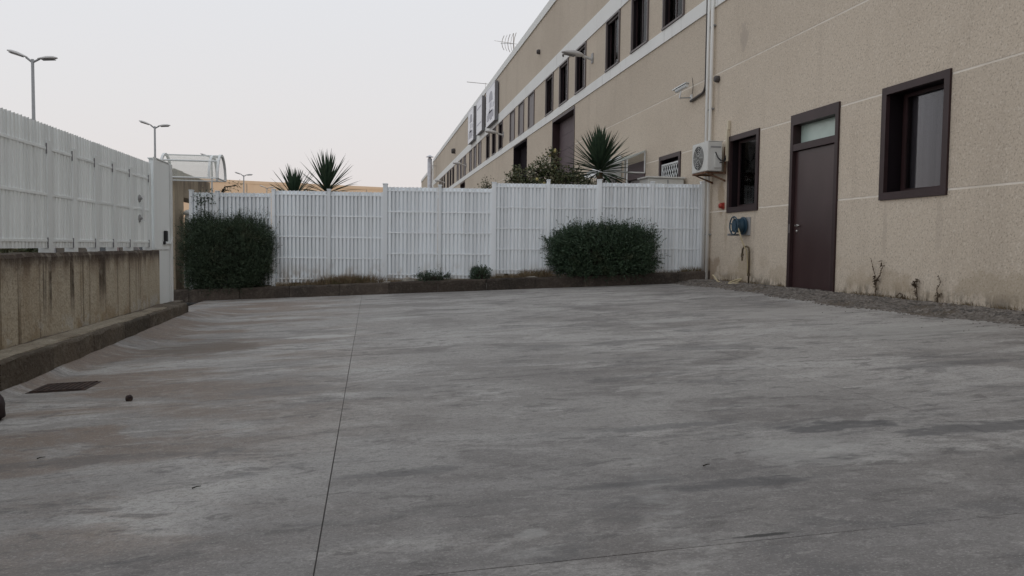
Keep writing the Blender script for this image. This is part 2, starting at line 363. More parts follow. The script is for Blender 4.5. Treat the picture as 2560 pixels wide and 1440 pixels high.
# ------------------------------------------------------------------ mesh helpers
class MB:
    def __init__(s):
        s.v, s.f = [], []

    def add(s, vs, fs):
        o = len(s.v)
        s.v += [tuple(map(float, v)) for v in vs]
        s.f += [tuple(i + o for i in f) for f in fs]
        return s

    def box(s, x0, x1, y0, y1, z0, z1):
        x0, x1 = min(x0, x1), max(x0, x1)
        y0, y1 = min(y0, y1), max(y0, y1)
        z0, z1 = min(z0, z1), max(z0, z1)
        return s.add([(x0, y0, z0), (x1, y0, z0), (x1, y1, z0), (x0, y1, z0), (x0, y0, z1), (x1, y0, z1), (x1, y1, z1), (x0, y1, z1)],
                     [(0, 3, 2, 1), (4, 5, 6, 7), (0, 1, 5, 4), (1, 2, 6, 5), (2, 3, 7, 6), (3, 0, 4, 7)])

    def tube(s, path, r, n=8, cap=True, r1=None):
        P = [Vector(p) for p in path]
        rings = []
        up = None
        for i, p in enumerate(P):
            d = (P[min(i + 1, len(P) - 1)] - P[max(i - 1, 0)]).normalized()
            if up is None:
                up = Vector((0, 0, 1)) if abs(d.z) < 0.9 else Vector((1, 0, 0))
            a = d.cross(up).normalized()
            b = a.cross(d).normalized()
            up = b
            rr = r if r1 is None else r + (r1 - r) * i / max(1, len(P) - 1)
            rings.append([p + (a * cos(2 * pi * k / n) + b * sin(2 * pi * k / n)) * rr for k in range(n)])
        vs = [v for q in rings for v in q]
        fs = []
        for i in range(len(P) - 1):
            for k in range(n):
                fs.append((i * n + k, i * n + (k + 1) % n, (i + 1) * n + (k + 1) % n, (i + 1) * n + k))
        if cap:
            fs.append(tuple(range(n - 1, -1, -1)))
            fs.append(tuple((len(P) - 1) * n + k for k in range(n)))
        return s.add(vs, fs)

    def lathe(s, prof, c, ax=(0, 0, 1), n=16):
        ax = Vector(ax).normalized()
        a = ax.orthogonal().normalized()
        b = ax.cross(a)
        c = Vector(c)
        vs = [c + ax * z + (a * cos(2 * pi * k / n) + b * sin(2 * pi * k / n)) * max(r, 1e-4) for r, z in prof for k in range(n)]
        fs = []
        for i in range(len(prof) - 1):
            for k in range(n):
                fs.append((i * n + k, i * n + (k + 1) % n, (i + 1) * n + (k + 1) % n, (i + 1) * n + k))
        fs.append(tuple(range(n - 1, -1, -1)))
        fs.append(tuple((len(prof) - 1) * n + k for k in range(n)))
        return s.add(vs, fs)

    def prism(s, poly, d):
        """closed polygon of 3-D points swept along vector d"""
        n = len(poly)
        d = Vector(d)
        vs = [Vector(p) for p in poly] + [Vector(p) + d for p in poly]
        fs = [tuple(range(n - 1, -1, -1)), tuple(range(n, 2 * n))]
        for k in range(n):
            fs.append((k, (k + 1) % n, n + (k + 1) % n, n + k))
        return s.add(vs, fs)

    def mesh(s, name, m, smooth=False, bevel=0.0, segs=2, fix=True):
        me = bpy.data.meshes.new(name)
        me.from_pydata(s.v, [], s.f)
        if fix or bevel:
            b = bmesh.new()
            b.from_mesh(me)
            if bevel:
                bmesh.ops.bevel(b, geom=[e for e in b.edges if e.is_manifold and e.calc_face_angle(0) > 0.5], offset=bevel, segments=segs, affect='EDGES', profile=0.5)
            bmesh.ops.recalc_face_normals(b, faces=b.faces)
            b.to_mesh(me)
            b.free()
        me.materials.append(m)
        if smooth:
            for p in me.polygons:
                p.use_smooth = True
        return me

    def build(s, name, m, parent=None, **k):
        return link(name, s.mesh(name, m, **k), parent)


def link(name, me, parent=None, loc=None, rot=None):
    o = bpy.data.objects.new(name, me)
    COL.objects.link(o)
    if parent is not None:
        o.parent = parent
        if loc is None:                          # mesh written in world coordinates
            l = Vector(parent.location) if parent.parent is None else Vector((0, 0, 0))
            o.location = -l
    if loc is not None:
        o.location = loc
    if rot is not None:
        o.rotation_euler = rot
    return o


def tag(o, label=None, cat=None, group=None, kind=None):
    if label:
        o['label'] = label
    if cat:
        o['category'] = cat
    if group:
        o['group'] = group
    if kind:
        o['kind'] = kind
    return o


def thing(name, label, cat, loc=(0, 0, 0), group=None, kind=None, rz=0.0):
    o = bpy.data.objects.new(name, None)
    o.empty_display_size = 0.2
    COL.objects.link(o)
    o.location = loc
    o.rotation_euler = (0, 0, rz)
    return tag(o, label, cat, group, kind)


def kids(o):
    return [c for c in bpy.data.objects if c.parent == o]


def copy_tree(o, loc=None, rz=None, parent=None):
    c = o.copy()
    COL.objects.link(c)
    if parent is not None:
        c.parent = parent
    for ch in kids(o):
        copy_tree(ch, parent=c)
    if loc is not None:
        c.location = loc
    if rz is not None:
        c.rotation_euler = (0, 0, rz)
    return c


def arc(c, r, a0, a1, n, u, w):
    u, w, c = Vector(u), Vector(w), Vector(c)
    return [c + u * (r * cos(a0 + (a1 - a0) * i / n)) + w * (r * sin(a0 + (a1 - a0) * i / n)) for i in range(n + 1)]


def gz(x):
    return 0.0455 * x


# ------------------------------------------------------------------ setting: ground, yard, kerbs
def profile_sheet(name, xs, ys, zf, m, label):
    nx, ny = len(xs), len(ys)
    b = MB()
    b.add([(x, y, zf(x, y)) for y in ys for x in xs], [(j * nx + i, j * nx + i + 1, (j + 1) * nx + i + 1, (j + 1) * nx + i) for j in range(ny - 1) for i in range(nx - 1)])
    return tag(b.build(name, m), label, kind='structure')


def ground_z(x, y):
    if x < -3.35:
        return -0.36
    if x < -3.1:
        return -0.36 + (x + 3.35) / 0.25 * 0.14
    if x <= 7.6:
        return gz(x) - 0.08
    return 0.26


profile_sheet('ground', [-1500, -200, -60, -20, -3.4, -3.35, -3.1, 0, 4, 7.6, 8.0, 60, 1500], [-300, -60, -10, 0, 10, 20, 40, 80, 160, 400, 2500], ground_z, M['earth'], 'bare earth ground under and around the yard')
b = MB().add([(-120, -40, -0.34), (-3.5, -40, -0.34), (-3.5, 140, -0.34), (-120, 140, -0.34)], [(0, 1, 2, 3)])
tag(b.build('car_park', M['lot']), 'dark asphalt car park beyond the boundary wall', kind='structure')

yard = thing('yard', 'worn grey concrete yard of large cast slabs', None, kind='structure')
XS = [-3.3, -0.17, 2.97, 6.62]
YS = [-9.0, 2.41, 17.05]
for i in range(3):
    for j in range(2):
        g = 0.0022
        x0, x1, y0, y1 = XS[i] + g, XS[i + 1] - g, YS[j] + g, YS[j + 1] - g
        bb = MB()
        n = 10
        top, bot = [], []
        ring = [(x0 + (x1 - x0) * k / n, y0) for k in range(n)] + [(x1, y0 + (y1 - y0) * k / n) for k in range(n)] + \
               [(x1 - (x1 - x0) * k / n, y1) for k in range(n)] + [(x0, y1 - (y1 - y0) * k / n) for k in range(n)]
        rr = [(x + random.uniform(-.0015, .0015), y + random.uniform(-.0015, .0015)) for x, y in ring]
        bb.add([(x, y, gz(x)) for x, y in rr] + [(x, y, gz(x) - 0.05) for x, y in rr],
               [tuple(range(4 * n))] + [(k, k + 4 * n, (k + 1) % (4 * n) + 4 * n, (k + 1) % (4 * n)) for k in range(4 * n)])
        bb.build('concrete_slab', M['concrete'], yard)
b = MB()
for x in XS[1:3]:
    b.add([(x - .03, -9, gz(x) - .007), (x + .03, -9, gz(x) - .007), (x + .03, 17, gz(x) - .007), (x - .03, 17, gz(x) - .007)], [(0, 1, 2, 3)])
for y in YS[1:2]:
    b.add([(XS[0], y - .03, gz(XS[0]) - .010), (XS[3], y - .03, gz(XS[3]) - .010), (XS[3], y + .03, gz(XS[3]) - .010), (XS[0], y + .03, gz(XS[0]) - .010)], [(0, 1, 2, 3)])
b.build('joint_filler', M['joint'], yard)

# gravel strip along the warehouse wall
b = MB()
nx, ny = 26, 260
ys = [-9 + 25.3 * j / (ny - 1) for j in range(ny)]
vs = []
for j, y in enumerate(ys):
    e = 6.25 + 0.13 * sin(y * 0.9 + 2.2) + 0.06 * sin(y * 3.7) + random.uniform(-.02, .02)
    for i in range(nx):
        t = i / (nx - 1)
        x = e + (7.05 - e) * t
        h = -0.012 + 0.075 * min(1, t * 2.2) ** 0.8 + random.uniform(-.010, .012) * min(1, t * 6)
        vs.append((x, y, gz(x) + h))
b.add(vs, [(j * nx + i, j * nx + i + 1, (j + 1) * nx + i + 1, (j + 1) * nx + i) for j in range(ny - 1) for i in range(nx - 1)])
tag(b.build('gravel_strip', M['gravel'], smooth=True), 'strip of grey gravel at the foot of the warehouse wall', kind='structure')


def blob(c, r, seed, n1=5, n2=7, flat=0.7):
    rn = random.Random(seed)
    vs = [(c[0], c[1], c[2] - r[2])]
    for i in range(1, n1):
        th = pi * i / n1
        for k in range(n2):
            ph = 2 * pi * k / n2
            q = rn.uniform(0.78, 1.12)
            vs.append((c[0] + r[0] * q * sin(th) * cos(ph), c[1] + r[1] * q * sin(th) * sin(ph), c[2] - r[2] * q * cos(th)))
    vs.append((c[0], c[1], c[2] + r[2] * rn.uniform(.85, 1.1)))
    fs = [(0, 1 + (k + 1) % n2, 1 + k) for k in range(n2)]
    for i in range(n1 - 2):
        for k in range(n2):
            a, d = 1 + i * n2, 1 + (i + 1) * n2
            fs.append((a + k, a + (k + 1) % n2, d + (k + 1) % n2, d + k))
    L = len(vs) - 1
    a = 1 + (n1 - 2) * n2
    fs += [(a + k, a + (k + 1) % n2, L) for k in range(n2)]
    return vs, fs


b = MB()
for k in range(5200):
    y = random.uniform(3, 16)
    e = 6.25 + 0.13 * sin(y * 0.9 + 2.2) + 0.06 * sin(y * 3.7)
    x = e - 0.06 + (7.0 - e) * random.random() ** 0.75
    t = max(0, (x - e) / (7.05 - e))
    s = random.uniform(.008, .022) * (1.5 if random.random() < .07 else 1)
    z = gz(x) + max(0.002, -0.012 + 0.075 * min(1, t * 2.2) ** 0.8)
    b.add(*blob((x, y, z), (s, s * random.uniform(.7, 1.2), s * .7), k, 3, 5))
for k in range(70):                                   # strays on the slab
    y = random.uniform(3, 15)
    x = 6.2 - abs(random.gauss(0, .35))
    s = random.uniform(.004, .008)
    b.add(*blob((x, y, gz(x) + s * .4), (s, s, s * .7), k, 3, 5))
tag(b.build('gravel_stones', M['pebble'], fix=False), 'loose gravel stones along the warehouse wall', kind='stuff')

# fence line frame
FA, FB = Vector((-1.973, 17.155, 0)), Vector((6.955, 16.135, 0))
FU = (FB - FA).normalized()
FN = Vector((FU.y, -FU.x, 0))                           # towards the yard
FANG = math.atan2(FU.y, FU.x)


def fl(x, off=0.0, z=0.0):
    """point on the fence line at world x, shifted `off` towards the yard"""
    p = FA + FU * ((x - FA.x) / FU.x) + FN * off
    return Vector((p.x, p.y, z))


# planted bed behind the back kerb
b = MB()
nx, ny = 90, 10
vs = []
for i in range(nx):
    x = -4.6 + 11.58 * i / (nx - 1)
    for j in range(ny):
        p = fl(x, 0.30 - 2.0 * (j / (ny - 1)) ** 1.5)
        vs.append((p.x, p.y, gz(p.x) + 0.205 + random.uniform(-.012, .015) - (0.10 if j == ny - 1 else 0)))
b.add(vs, [(i * ny + j, (i + 1) * ny + j, (i + 1) * ny + j + 1, i * ny + j + 1) for i in range(nx - 1) for j in range(ny - 1)])
tag(b.build('soil_bed', M['soil'], smooth=True), 'strip of dry soil behind the back kerb under the fence', kind='structure')


def kerb_mesh(length, w, h0, h1, m, name, r=0.035, slope=0.0, drop=0.03):
    """stone along local +x, face towards local -y; slope lifts the far end"""
    prof = [(0, -drop), (0, h0 - r)] + [(r - r * cos(a), h0 - r + r * sin(a)) for a in (pi / 6, pi / 3, pi / 2)] + [(w, h0), (w, -drop)]
    bb = MB()
    n = len(prof)
    nseg = 5
    vs = []
    for i in range(nseg + 1):
        x = length * i / nseg
        for y, z in prof:
            jj = random.uniform(-.002, .002) if i in (0, nseg) else random.uniform(-.007, .007)
            e = 0.004 if i in (0, nseg) else 0
            vs.append((x, y + jj + e, z + slope * x + jj - (e if z > 0 else 0)))
    fs = [tuple(range(n)), tuple(nseg * n + k for k in range(n - 1, -1, -1))]
    for i in range(nseg):
        for k in range(n):
            fs.append((i * n + k, (i + 1) * n + k, (i + 1) * n + (k + 1) % n, i * n + (k + 1) % n))
    bb.add(vs, fs)
    return bb.mesh(name, m)


kerb = thing('back_kerb', 'dark rough kerb of concrete blocks under the back fence', None, kind='structure')
step = 1.0
kms = [kerb_mesh(step * FU.length - 0.008, 0.14, 0.235, 0, M['kerb'], 'kerb_stone', slope=0.0455 * FU.x) for _ in range(4)]
x = -4.55
i = 0
while x < 6.95:
    p = fl(x, 0.37)
    ex = min(step, (7.36 - x) / FU.x)
    o = link('kerb_stone', kms[i % 4], kerb, loc=(p.x, p.y + random.uniform(-.006, .006), gz(x) + random.uniform(-.006, .004)), rot=(0, 0, FANG))
    if ex < step:
        o.scale = (ex, 1, 1)
    x += step * FU.x
    i += 1

lk = thing('left_kerb', 'pale worn kerb of concrete blocks along the stained low wall', None, kind='structure')
kms = [kerb_mesh(0.992, 0.30, 0.262, 0, M['kerbL'], 'kerb_stone', r=0.03) for _ in range(4)]
kx = -2.63
for i in range(14):
    y = 12.30 - 1.0 * (i + 1)
    link('kerb_stone', kms[i % 4], lk, loc=(kx + random.uniform(-.006, .006), y, gz(kx) + random.uniform(-.006, .004)), rot=(0, 0, pi / 2))
# rounded, worn nose stone at the far end
b = MB()
n = 11
ring = [(kx - 0.30, 12.30), (kx, 12.30)] + [(kx - 0.15 + 0.15 * cos(a), 12.30 + 0.34 * sin(a)) for a in [pi * t / (n - 1) for t in range(1, n - 1)]]
n = len(ring)
b.add([(x, y, gz(kx) - 0.03) for x, y in ring] + [(x, y, gz(kx) + 0.225 - .22 * max(0, y - 12.30)) for x, y in ring] + [(kx - 0.15 + (x - kx + .15) * .74, 12.30 + (y - 12.30) * .78, gz(kx) + 0.262 - .16 * max(0, y - 12.30)) for x, y in ring],
      [(k, (k + 1) % n, n + (k + 1) % n, n + k) for k in range(n)] + [(n + k, n + (k + 1) % n, 2 * n + (k + 1) % n, 2 * n + k) for k in range(n)] + [tuple(2 * n + k for k in range(n))])
b.build('kerb_stone', M['kerbL'], lk, smooth=False)
# the slab is swept up against the left kerb in a shallow mortar fillet
b = MB()
m_ = 60
vs = []
for i in range(m_):
    y = -3 + 17.6 * i / (m_ - 1)
    h = .045 + .072 * min(1, max(0, (y - 6) / 6))
    h *= 1 - min(1, max(0, (y - 12.2) / 2.2)) ** 1.5
    for t in (0, .12, .3, .55, .8, 1.0):
        x = kx - .01 + (.13 + .50 * min(1, max(0, (y - 7.3) / 4.5))) * t + random.uniform(-.012, .012) * (t > .9)
        vs.append((x, y, gz(x) + (h * (1 - t) ** 1.6 + .0025 if t < 1 else -.004)))
b.add(vs, [(i * 6 + k, i * 6 + k + 1, (i + 1) * 6 + k + 1, (i + 1) * 6 + k) for i in range(m_ - 1) for k in range(5)])
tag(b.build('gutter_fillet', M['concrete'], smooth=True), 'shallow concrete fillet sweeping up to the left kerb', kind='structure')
# earth between wall foot and kerb, and plinth at the gate post
b = MB().box(-3.12, kx - 0.28, 12.0, 13.35, -0.2, 0.105)
tag(b.build('plinth', M['kerbL'], bevel=0.015), 'low concrete plinth under the white gate post', kind='structure')

# ------------------------------------------------------------------ warehouse
WX = 7.0
bld = thing('warehouse', 'long beige aggregate panel warehouse with white bands and brown windows', 'building', (WX, 0, 0.3))
Y0, Y1 = -20.0, 91.0
OPEN = [(8.82, 10.15, 1.715, 3.26), (11.18, 12.59, 0.30, 3.27), (13.72, 15.0, 1.735, 3.235),
        (17.50, 18.87, 1.75, 3.25), (19.91, 21.45, 0.2, 3.28), (22.33, 23.7, 1.75, 3.25),
        (27.32, 30.80, 0.2, 5.95), (35.98, 39.40, 0.2, 5.95), (60.2, 63.4, 0.2, 5.95)]
TRIO = []
for k in range(-2, 8):
    for d in (0, 2.40, 4.80):
        c = 18.14 + 8.45 * k + d
        TRIO.append((c - 0.67, c + 0.67, 6.285, 7.815, k))
ALLO = OPEN + [t[:4] for t in TRIO]


def cut(y0, y1, z0, z1):
    """rectangles of wall left when the openings are taken out"""
    ops = [o for o in ALLO if o[1] > y0 and o[0] < y1 and o[3] > z0 + 1e-6 and o[2] < z1 - 1e-6]
    ycuts = sorted({y0, y1} | {min(max(v, y0), y1) for o in ops for v in o[:2]})
    out = []
    for a, c in zip(ycuts, ycuts[1:]):
        if c - a < 1e-6:
            continue
        m = (a + c) / 2
        zs = [(z0, z1)]
        for o in ops:
            if o[0] < m < o[1]:
                nz = []
                for p, q in zs:
                    if o[3] <= p or o[2] >= q:
                        nz.append((p, q))
                    else:
                        if o[2] > p:
                            nz.append((p, o[2]))
                        if o[3] < q:
                            nz.append((o[3], q))
                zs = nz
        out += [(a, c, p, q) for p, q in zs]
    return out


ROWS = [(0.22, 1.768), (1.796, 3.178), (3.206, 4.585), (4.613, 5.98), (6.285, 7.815), (8.34, 10.43)]
SPL = [Y0] + [16.22 + 8.45 * k for k in range(-4, 9) if k != -1] + [Y1]
SPL = sorted(s for s in SPL if s >= Y0)
for a, c in zip(SPL, SPL[1:]):
    if c - a < 0.1:
        continue
    for z0, z1 in ROWS:
        R_ = cut(a + .006, c - .006, z0, z1)
        left = list(R_)
        while left:                              # every connected piece of wall is a panel of its own
            grp = [left.pop(0)]
            grew = True
            while grew:
                grew = False
                for r in list(left):
                    if any(abs(r[0] - q[1]) < 1e-6 or abs(r[1] - q[0]) < 1e-6 for q in grp if min(r[3], q[3]) - max(r[2], q[2]) > 1e-6):
                        grp.append(r)
                        left.remove(r)
                        grew = True
            bb = MB()
            for r in grp:
                bb.box(WX, WX + 0.25, *r)
            bb.build('wall_panel', M['aggregate'], bld, fix=False)
    for z0, z1, pr in ((5.983, 6.282, .03), (7.818, 8.337, .03), (10.433, 10.77, .05)):
        MB().box(WX - pr, WX + 0.25, a + .004, c - .004, z0, z1).build('band_panel' if z1 < 10 else 'coping', M['band'], bld, fix=False)
bb = MB()
for z in (1.782, 3.192, 4.599):
    for r in cut(Y0, Y1, z - .02, z + .02):
        bb.box(WX + .004, WX + .2, *r)
bb.build('joint_strip', M['jointstrip'], bld, fix=False)
bb = MB()
for s in SPL[1:-1]:
    for r in cut(s - .03, s + .03, 0.25, 10.7):
        bb.box(WX + .012, WX + .2, *r)
bb.build('panel_seal', M['jointstrip'], bld, fix=False)
MB().box(WX + 0.32, WX + 26, Y0 + .05, Y1 - .05, 0.1, 10.3).build('interior_core', M['dark'], bld)
bb = MB().box(WX + 0.25, WX + 26.2, Y0, Y1, 10.31, 10.40)
bb.build('roof', M['roof'], bld)
bb = MB().box(WX + .26, WX + 26.2, Y1 - .04, Y1 + .2, 0.1, 10.55)
bb.box(WX + .26, WX + 26.2, Y0 - .2, Y0, 0.1, 10.55)
bb.build('end_wall', M['aggregate'], bld)
MB().box(WX - .06, WX + .3, Y1 + .005, Y1 + .9, 0.1, 10.55).build('corner_pier', M['band'], bld)


def ring(bb, x0, x1, y0, y1, z0, z1, w, wb=None, wt=None):
    wb, wt = wb or w, wt or w
    bb.box(x0, x1, y0, y0 + w, z0, z1)
    bb.box(x0, x1, y1 - w, y1, z0, z1)
    bb.box(x0, x1, y0 + w, y1 - w, z0, z0 + wb)
    bb.box(x0, x1, y0 + w, y1 - w, z1 - wt, z1)
    return bb


def window(o, style):
    y0, y1, z0, z1 = o
    e = 0.003
    up = style.startswith('up')
    w = 0.055 if up else 0.10
    if up:
        fr = ring(MB(), WX - .045, WX + .012, y0 + e, y1 - e, z0 + e, z1 - e, w).build('window', M['greyframe'], bld, fix=False)
        ring(MB(), WX + .013, WX + .30, y0 + e, y1 - e, z0 + e, z1 - e, w - .01).build('reveal', M['reveal'], fr, fix=False)
    else:
        fr = ring(MB(), WX - .028, WX + .030, y0 + e, y1 - e, z0 + e, z1 - e, w).build('window', M['brown'], bld, fix=False)
        ring(MB(), WX + .031, WX + .30, y0 + e, y1 - e, z0 + e, z1 - e, w - .015).build('reveal', M['reveal'], fr, fix=False)
    yi0, yi1, zi0, zi1 = y0 + w, y1 - w, z0 + w, z1 - w
    ym = yi0 + (yi1 - yi0) * (0.5 if up else 0.90)
    sm = M['greyframe'] if style == 'upgrey' else M['brown']
    d = .06 if up else .12 if style == 'papered' else .20
    for a, c, xs in ((yi0, ym + .03, d), (ym - .03, yi1, d + .037)):
        ring(MB(), WX + xs, WX + xs + .034, a, c, zi0, zi1, .05 if not up else .04).build('sash', sm, fr, fix=False)
        MB().box(WX + xs + .014, WX + xs + .020, a + .04, c - .04, zi0 + .04, zi1 - .04).build('pane', M['glass'], fr, fix=False)
    if style == 'near':
        MB().box(WX + .280, WX + .286, yi0 + .02, yi1 - .12, zi0, zi1).build('blind', M['curtain'], fr, fix=False)
    elif style == 'papered':
        MB().box(WX + .200, WX + .206, yi0 + .02, yi1 - .06, zi0, zi1).build('blind', M['blueblind'], fr, fix=False)
        MB().box(WX + .185, WX + .191, yi0 + .36, yi0 + .58, zi0 + .34, zi0 + .72).build('paper_notice', M['paleblind'], fr, fix=False)
    elif style == 'upgrey':
        for k in range(12):
            zz = zi0 + (zi1 - .08 - zi0) * k / 12
            MB().box(WX + .018 + .003 * (k % 2), WX + .028, yi0, yi1, zz, zi0 + (zi1 - .08 - zi0) * (k + 1) / 12).build('shutter_slat', M['shutter'], fr, fix=False)
        MB().box(WX + .015, WX + .055, yi0, yi1, zi1 - .075, zi1 - .002).build('blind_box', M['paleblind'], fr, fix=False)
    elif up:
        MB().box(WX + .015, WX + .055, yi0, yi1, zi1 - .06, zi1 - .002).build('blind_box', M['greyframe'], fr, fix=False)
        MB().box(WX - .06, WX + .10, yi0 - .06, yi1 + .06, zi0 - .05, zi0 - .012).build('sill', M['greyframe'], fr, fix=False)
    elif style == 'lattice':
        lat = MB()
        yy0, yy1, zz0, zz1 = yi0, yi1, zi0, zi1 - .1
        Hh, Ww = zz1 - zz0, yy1 - yy0
        st, bw = 0.145, 0.016
        for sgn in (1, -1):
            n = int((Ww + Hh) / st) + 2
            for q in range(-n, n):
                c0 = q * st * 1.0
                # line y = yy0 + c0 + sgn*0.62*(z-zz0), clipped to the opening
                pts = []
                for t in np.linspace(0, Hh, 41):
                    y = yy0 + c0 + sgn * 0.62 * t + (0 if sgn > 0 else 0.62 * Hh)
                    if yy0 <= y <= yy1:
                        pts.append((y, zz0 + t))
                if len(pts) > 2:
                    (ya, za), (yb, zb) = pts[0], pts[-1]
                    xo = WX + .015 + (.008 if sgn > 0 else 0)
                    lat.add([(xo, ya - bw, za), (xo, ya + bw, za), (xo, yb + bw, zb), (xo, yb - bw, zb), (xo + .007, ya - bw, za), (xo + .007, ya + bw, za), (xo + .007, yb + bw, zb), (xo + .007, yb - bw, zb)],
                            [(0, 1, 2, 3), (7, 6, 5, 4), (0, 4, 5, 1), (3, 2, 6, 7), (1, 5, 6, 2), (0, 3, 7, 4)])
        ring(lat, WX + .008, WX + .035, yy0, yy1, zz0, zz1, .035)
        lat.build('lattice_grille', M['whitemetal'], fr)
    return fr


window(OPEN[0], 'near')['label'] = 'large brown window beside the door, grey blind inside'
window(OPEN[2], 'papered')['label'] = 'narrow brown window above the hose reel'
window(OPEN[3], 'lattice')['label'] = 'window behind a white diamond lattice'
window(OPEN[5], 'lattice')['label'] = 'lattice window half hidden behind the yucca'
for t in TRIO:
    window(t[:4], 'upgrey' if t[4] in (2, 4, 5) else 'up')

# personnel door
y0, y1, z0, z1 = OPEN[1]
fr = ring(MB(), WX - .03, WX + .22, y0 + .003, y1 - .003, 0.28, z1 - .003, .085, .10, .17)
fr.box(WX - .026, WX + .2, y0 + .088, y1 - .088, 2.665, 2.775)
fr = fr.build('door', M['brown'], bld, fix=False)
fr['label'] = 'tall brown metal door with a frosted transom light'
MB().box(WX + .03, WX + .085, y0 + .15, y1 - .090, 0.385, 2.660).build('door_leaf', M['browndoor'], fr, bevel=.006)
MB().box(WX + .12, WX + .13, y0 + .088, y1 - .088, 2.777, z1 - .174).build('transom_pane', M['frost'], fr, fix=False)
bb = MB().lathe([(.026, 0), (.026, .012), (.012, .014), (.012, .045)], (WX + .03, y1 - .20, 1.42), (-1, 0, 0), 12)
bb.tube([(WX - .012, y1 - .20, 1.42), (WX - .014, y1 - .30, 1.425), (WX - .01, y1 - .33, 1.42)], .010, 8)
bb.lathe([(.022, 0), (.022, .012), (.006, .014)], (WX + .03, y1 - .20, 1.33), (-1, 0, 0), 12)
bb.build('handle', M['steel'], fr, smooth=True)
for z in (.62, 1.55, 2.42):
    MB().lathe([(.011, 0), (.011, .13)], (WX + .022, y0 + .115, z), (0, 0, 1), 8).build('hinge', M['brown'], fr)
MB().box(WX - .034, WX - .029, y1 - .075, y1 - .035, 1.30, 1.45).build('strike_plate', M['greyframe'], fr)

# door beyond the fence and the vehicle doors
y0, y1, z0, z1 = OPEN[4]
fr = ring(MB(), WX - .03, WX + .22, y0 + .003, y1 - .003, 0.2, z1 - .003, .11, .05, .42).build('door', M['mauve'], bld, fix=False)
fr['label'] = 'mauve door frame with pale shutter behind the fence'
for k in range(8):
    MB().box(WX + .08, WX + .11, y0 + .11, y1 - .11, .3 + k * .325, .3 + k * .325 + .318).build('shutter_slat', M['paleblind'], fr, fix=False)
for o, m, lab in ((OPEN[6], M['mauve'], 'tall mauve roller door recessed behind the yucca'), (OPEN[7], M['dark'], 'tall dark open doorway behind the lemon tree'), (OPEN[8], M['mauve'], 'far dark red roller door')):
    y0, y1, z0, z1 = o
    fr = ring(MB(), WX - .02, WX + .31, y0 + .003, y1 - .003, 0.2, z1 - .003, .07, .02, .10).build('vehicle_door', M['brown'] if m is not M['dark'] else M['dark'], bld, fix=False)
    fr['label'] = lab
    if m is not M['dark']:
        for k in range(20):
            MB().box(WX + .272 + (k % 2) * .004, WX + .30, y0 + .07, y1 - .07, .22 + k * .281, .22 + k * .281 + .276).build('door_panel', m, fr, fix=False)
# small caps on the walls
for (y, z, s, nm) in ((15.56, 4.48, .07, 'brown round vent cap under the joint line'), (33.4, 9.2, .10, 'small wall vent on the upper wall'), (67.6, 8.97, .22, 'grey vent grille on the far upper wall'), (29.0, 8.05, .06, 'tiny dark cap under the upper band')):
    bb = MB().lathe([(s, 0), (s, s * 1.0), (s * .75, s * 1.5), (s * .2, s * 1.55)], (WX + .01, y, z), (-1, 0, 0), 12)
    o = bb.build('vent_cap', M['darkpipe'], bld, smooth=False)
    o['label'] = nm

# second, farther block of the row
b2 = thing('warehouse', 'far end block of the warehouse row with slightly lower roof', 'building', (WX + .1, 92, 0.3))
MB().box(WX + .1, WX + 26, 91.95, 114.5, 0.2, 9.9).build('wall', M['aggregate'], b2)
MB().box(WX + .04, WX + 26, 91.93, 114.55, 9.903, 10.25).build('coping', M['band'], b2)
for z0, z1 in ((5.98, 6.28), (7.82, 8.34)):
    MB().box(WX + .07, WX + .3, 91.94, 114.52, z0, z1).build('band_panel', M['band'], b2)
for k in range(6):
    y = 94 + 3.3 * k
    f2 = ring(MB(), WX + .06, WX + .2, y, y + 1.3, 6.29, 7.81, .06).build('window', M['greyframe'], b2, fix=False)
    MB().box(WX + .09, WX + .095, y + .06, y + 1.24, 6.35, 7.75).build('pane', M['carglass'], f2, fix=False)

# distant tan warehouse
fb = thing('tan_warehouse', 'low sunlit tan warehouse on the horizon beyond the fence', 'building', (-10, 160, -0.3))
pts = [(-46.0, 146.0), (9.8, 165.0), (4.0, 190.0), (-52.0, 171.0)]
MB().prism([(x, y, -.4) for x, y in pts], (0, 0, 12.35)).build('wall', M['farwall'], fb)
c = Vector((sum(p[0] for p in pts) / 4, sum(p[1] for p in pts) / 4, 0))
MB().prism([(c.x + (x - c.x) * 1.006, c.y + (y - c.y) * 1.006, 11.953) for x, y in pts], (0, 0, .55)).build('roof_edge', M['farwall'], fb)
d = Vector((pts[1][0] - pts[0][0], pts[1][1] - pts[0][1], 0)).normalized()
nrm = Vector((d.y, -d.x, 0))
for k in range(7):
    p = Vector((pts[0][0], pts[0][1], 0)) + d * (4 + k * 7.6) + nrm * .12
    q = p + d * 1.0
    MB().prism([(p.x, p.y, 3), (q.x, q.y, 3), (q.x, q.y, 4.6), (p.x, p.y, 4.6)], -nrm * .3).build('window', M['carglass'], fb)
    s = p - d * 1.8
    MB().prism([(s.x, s.y, -.3), (s.x + d.x * .35, s.y + d.y * .35, -.3), (s.x + d.x * .35, s.y + d.y * .35, 11.9), (s.x, s.y, 11.9)], -nrm * .4).build('pilaster', M['farwall'], fb)

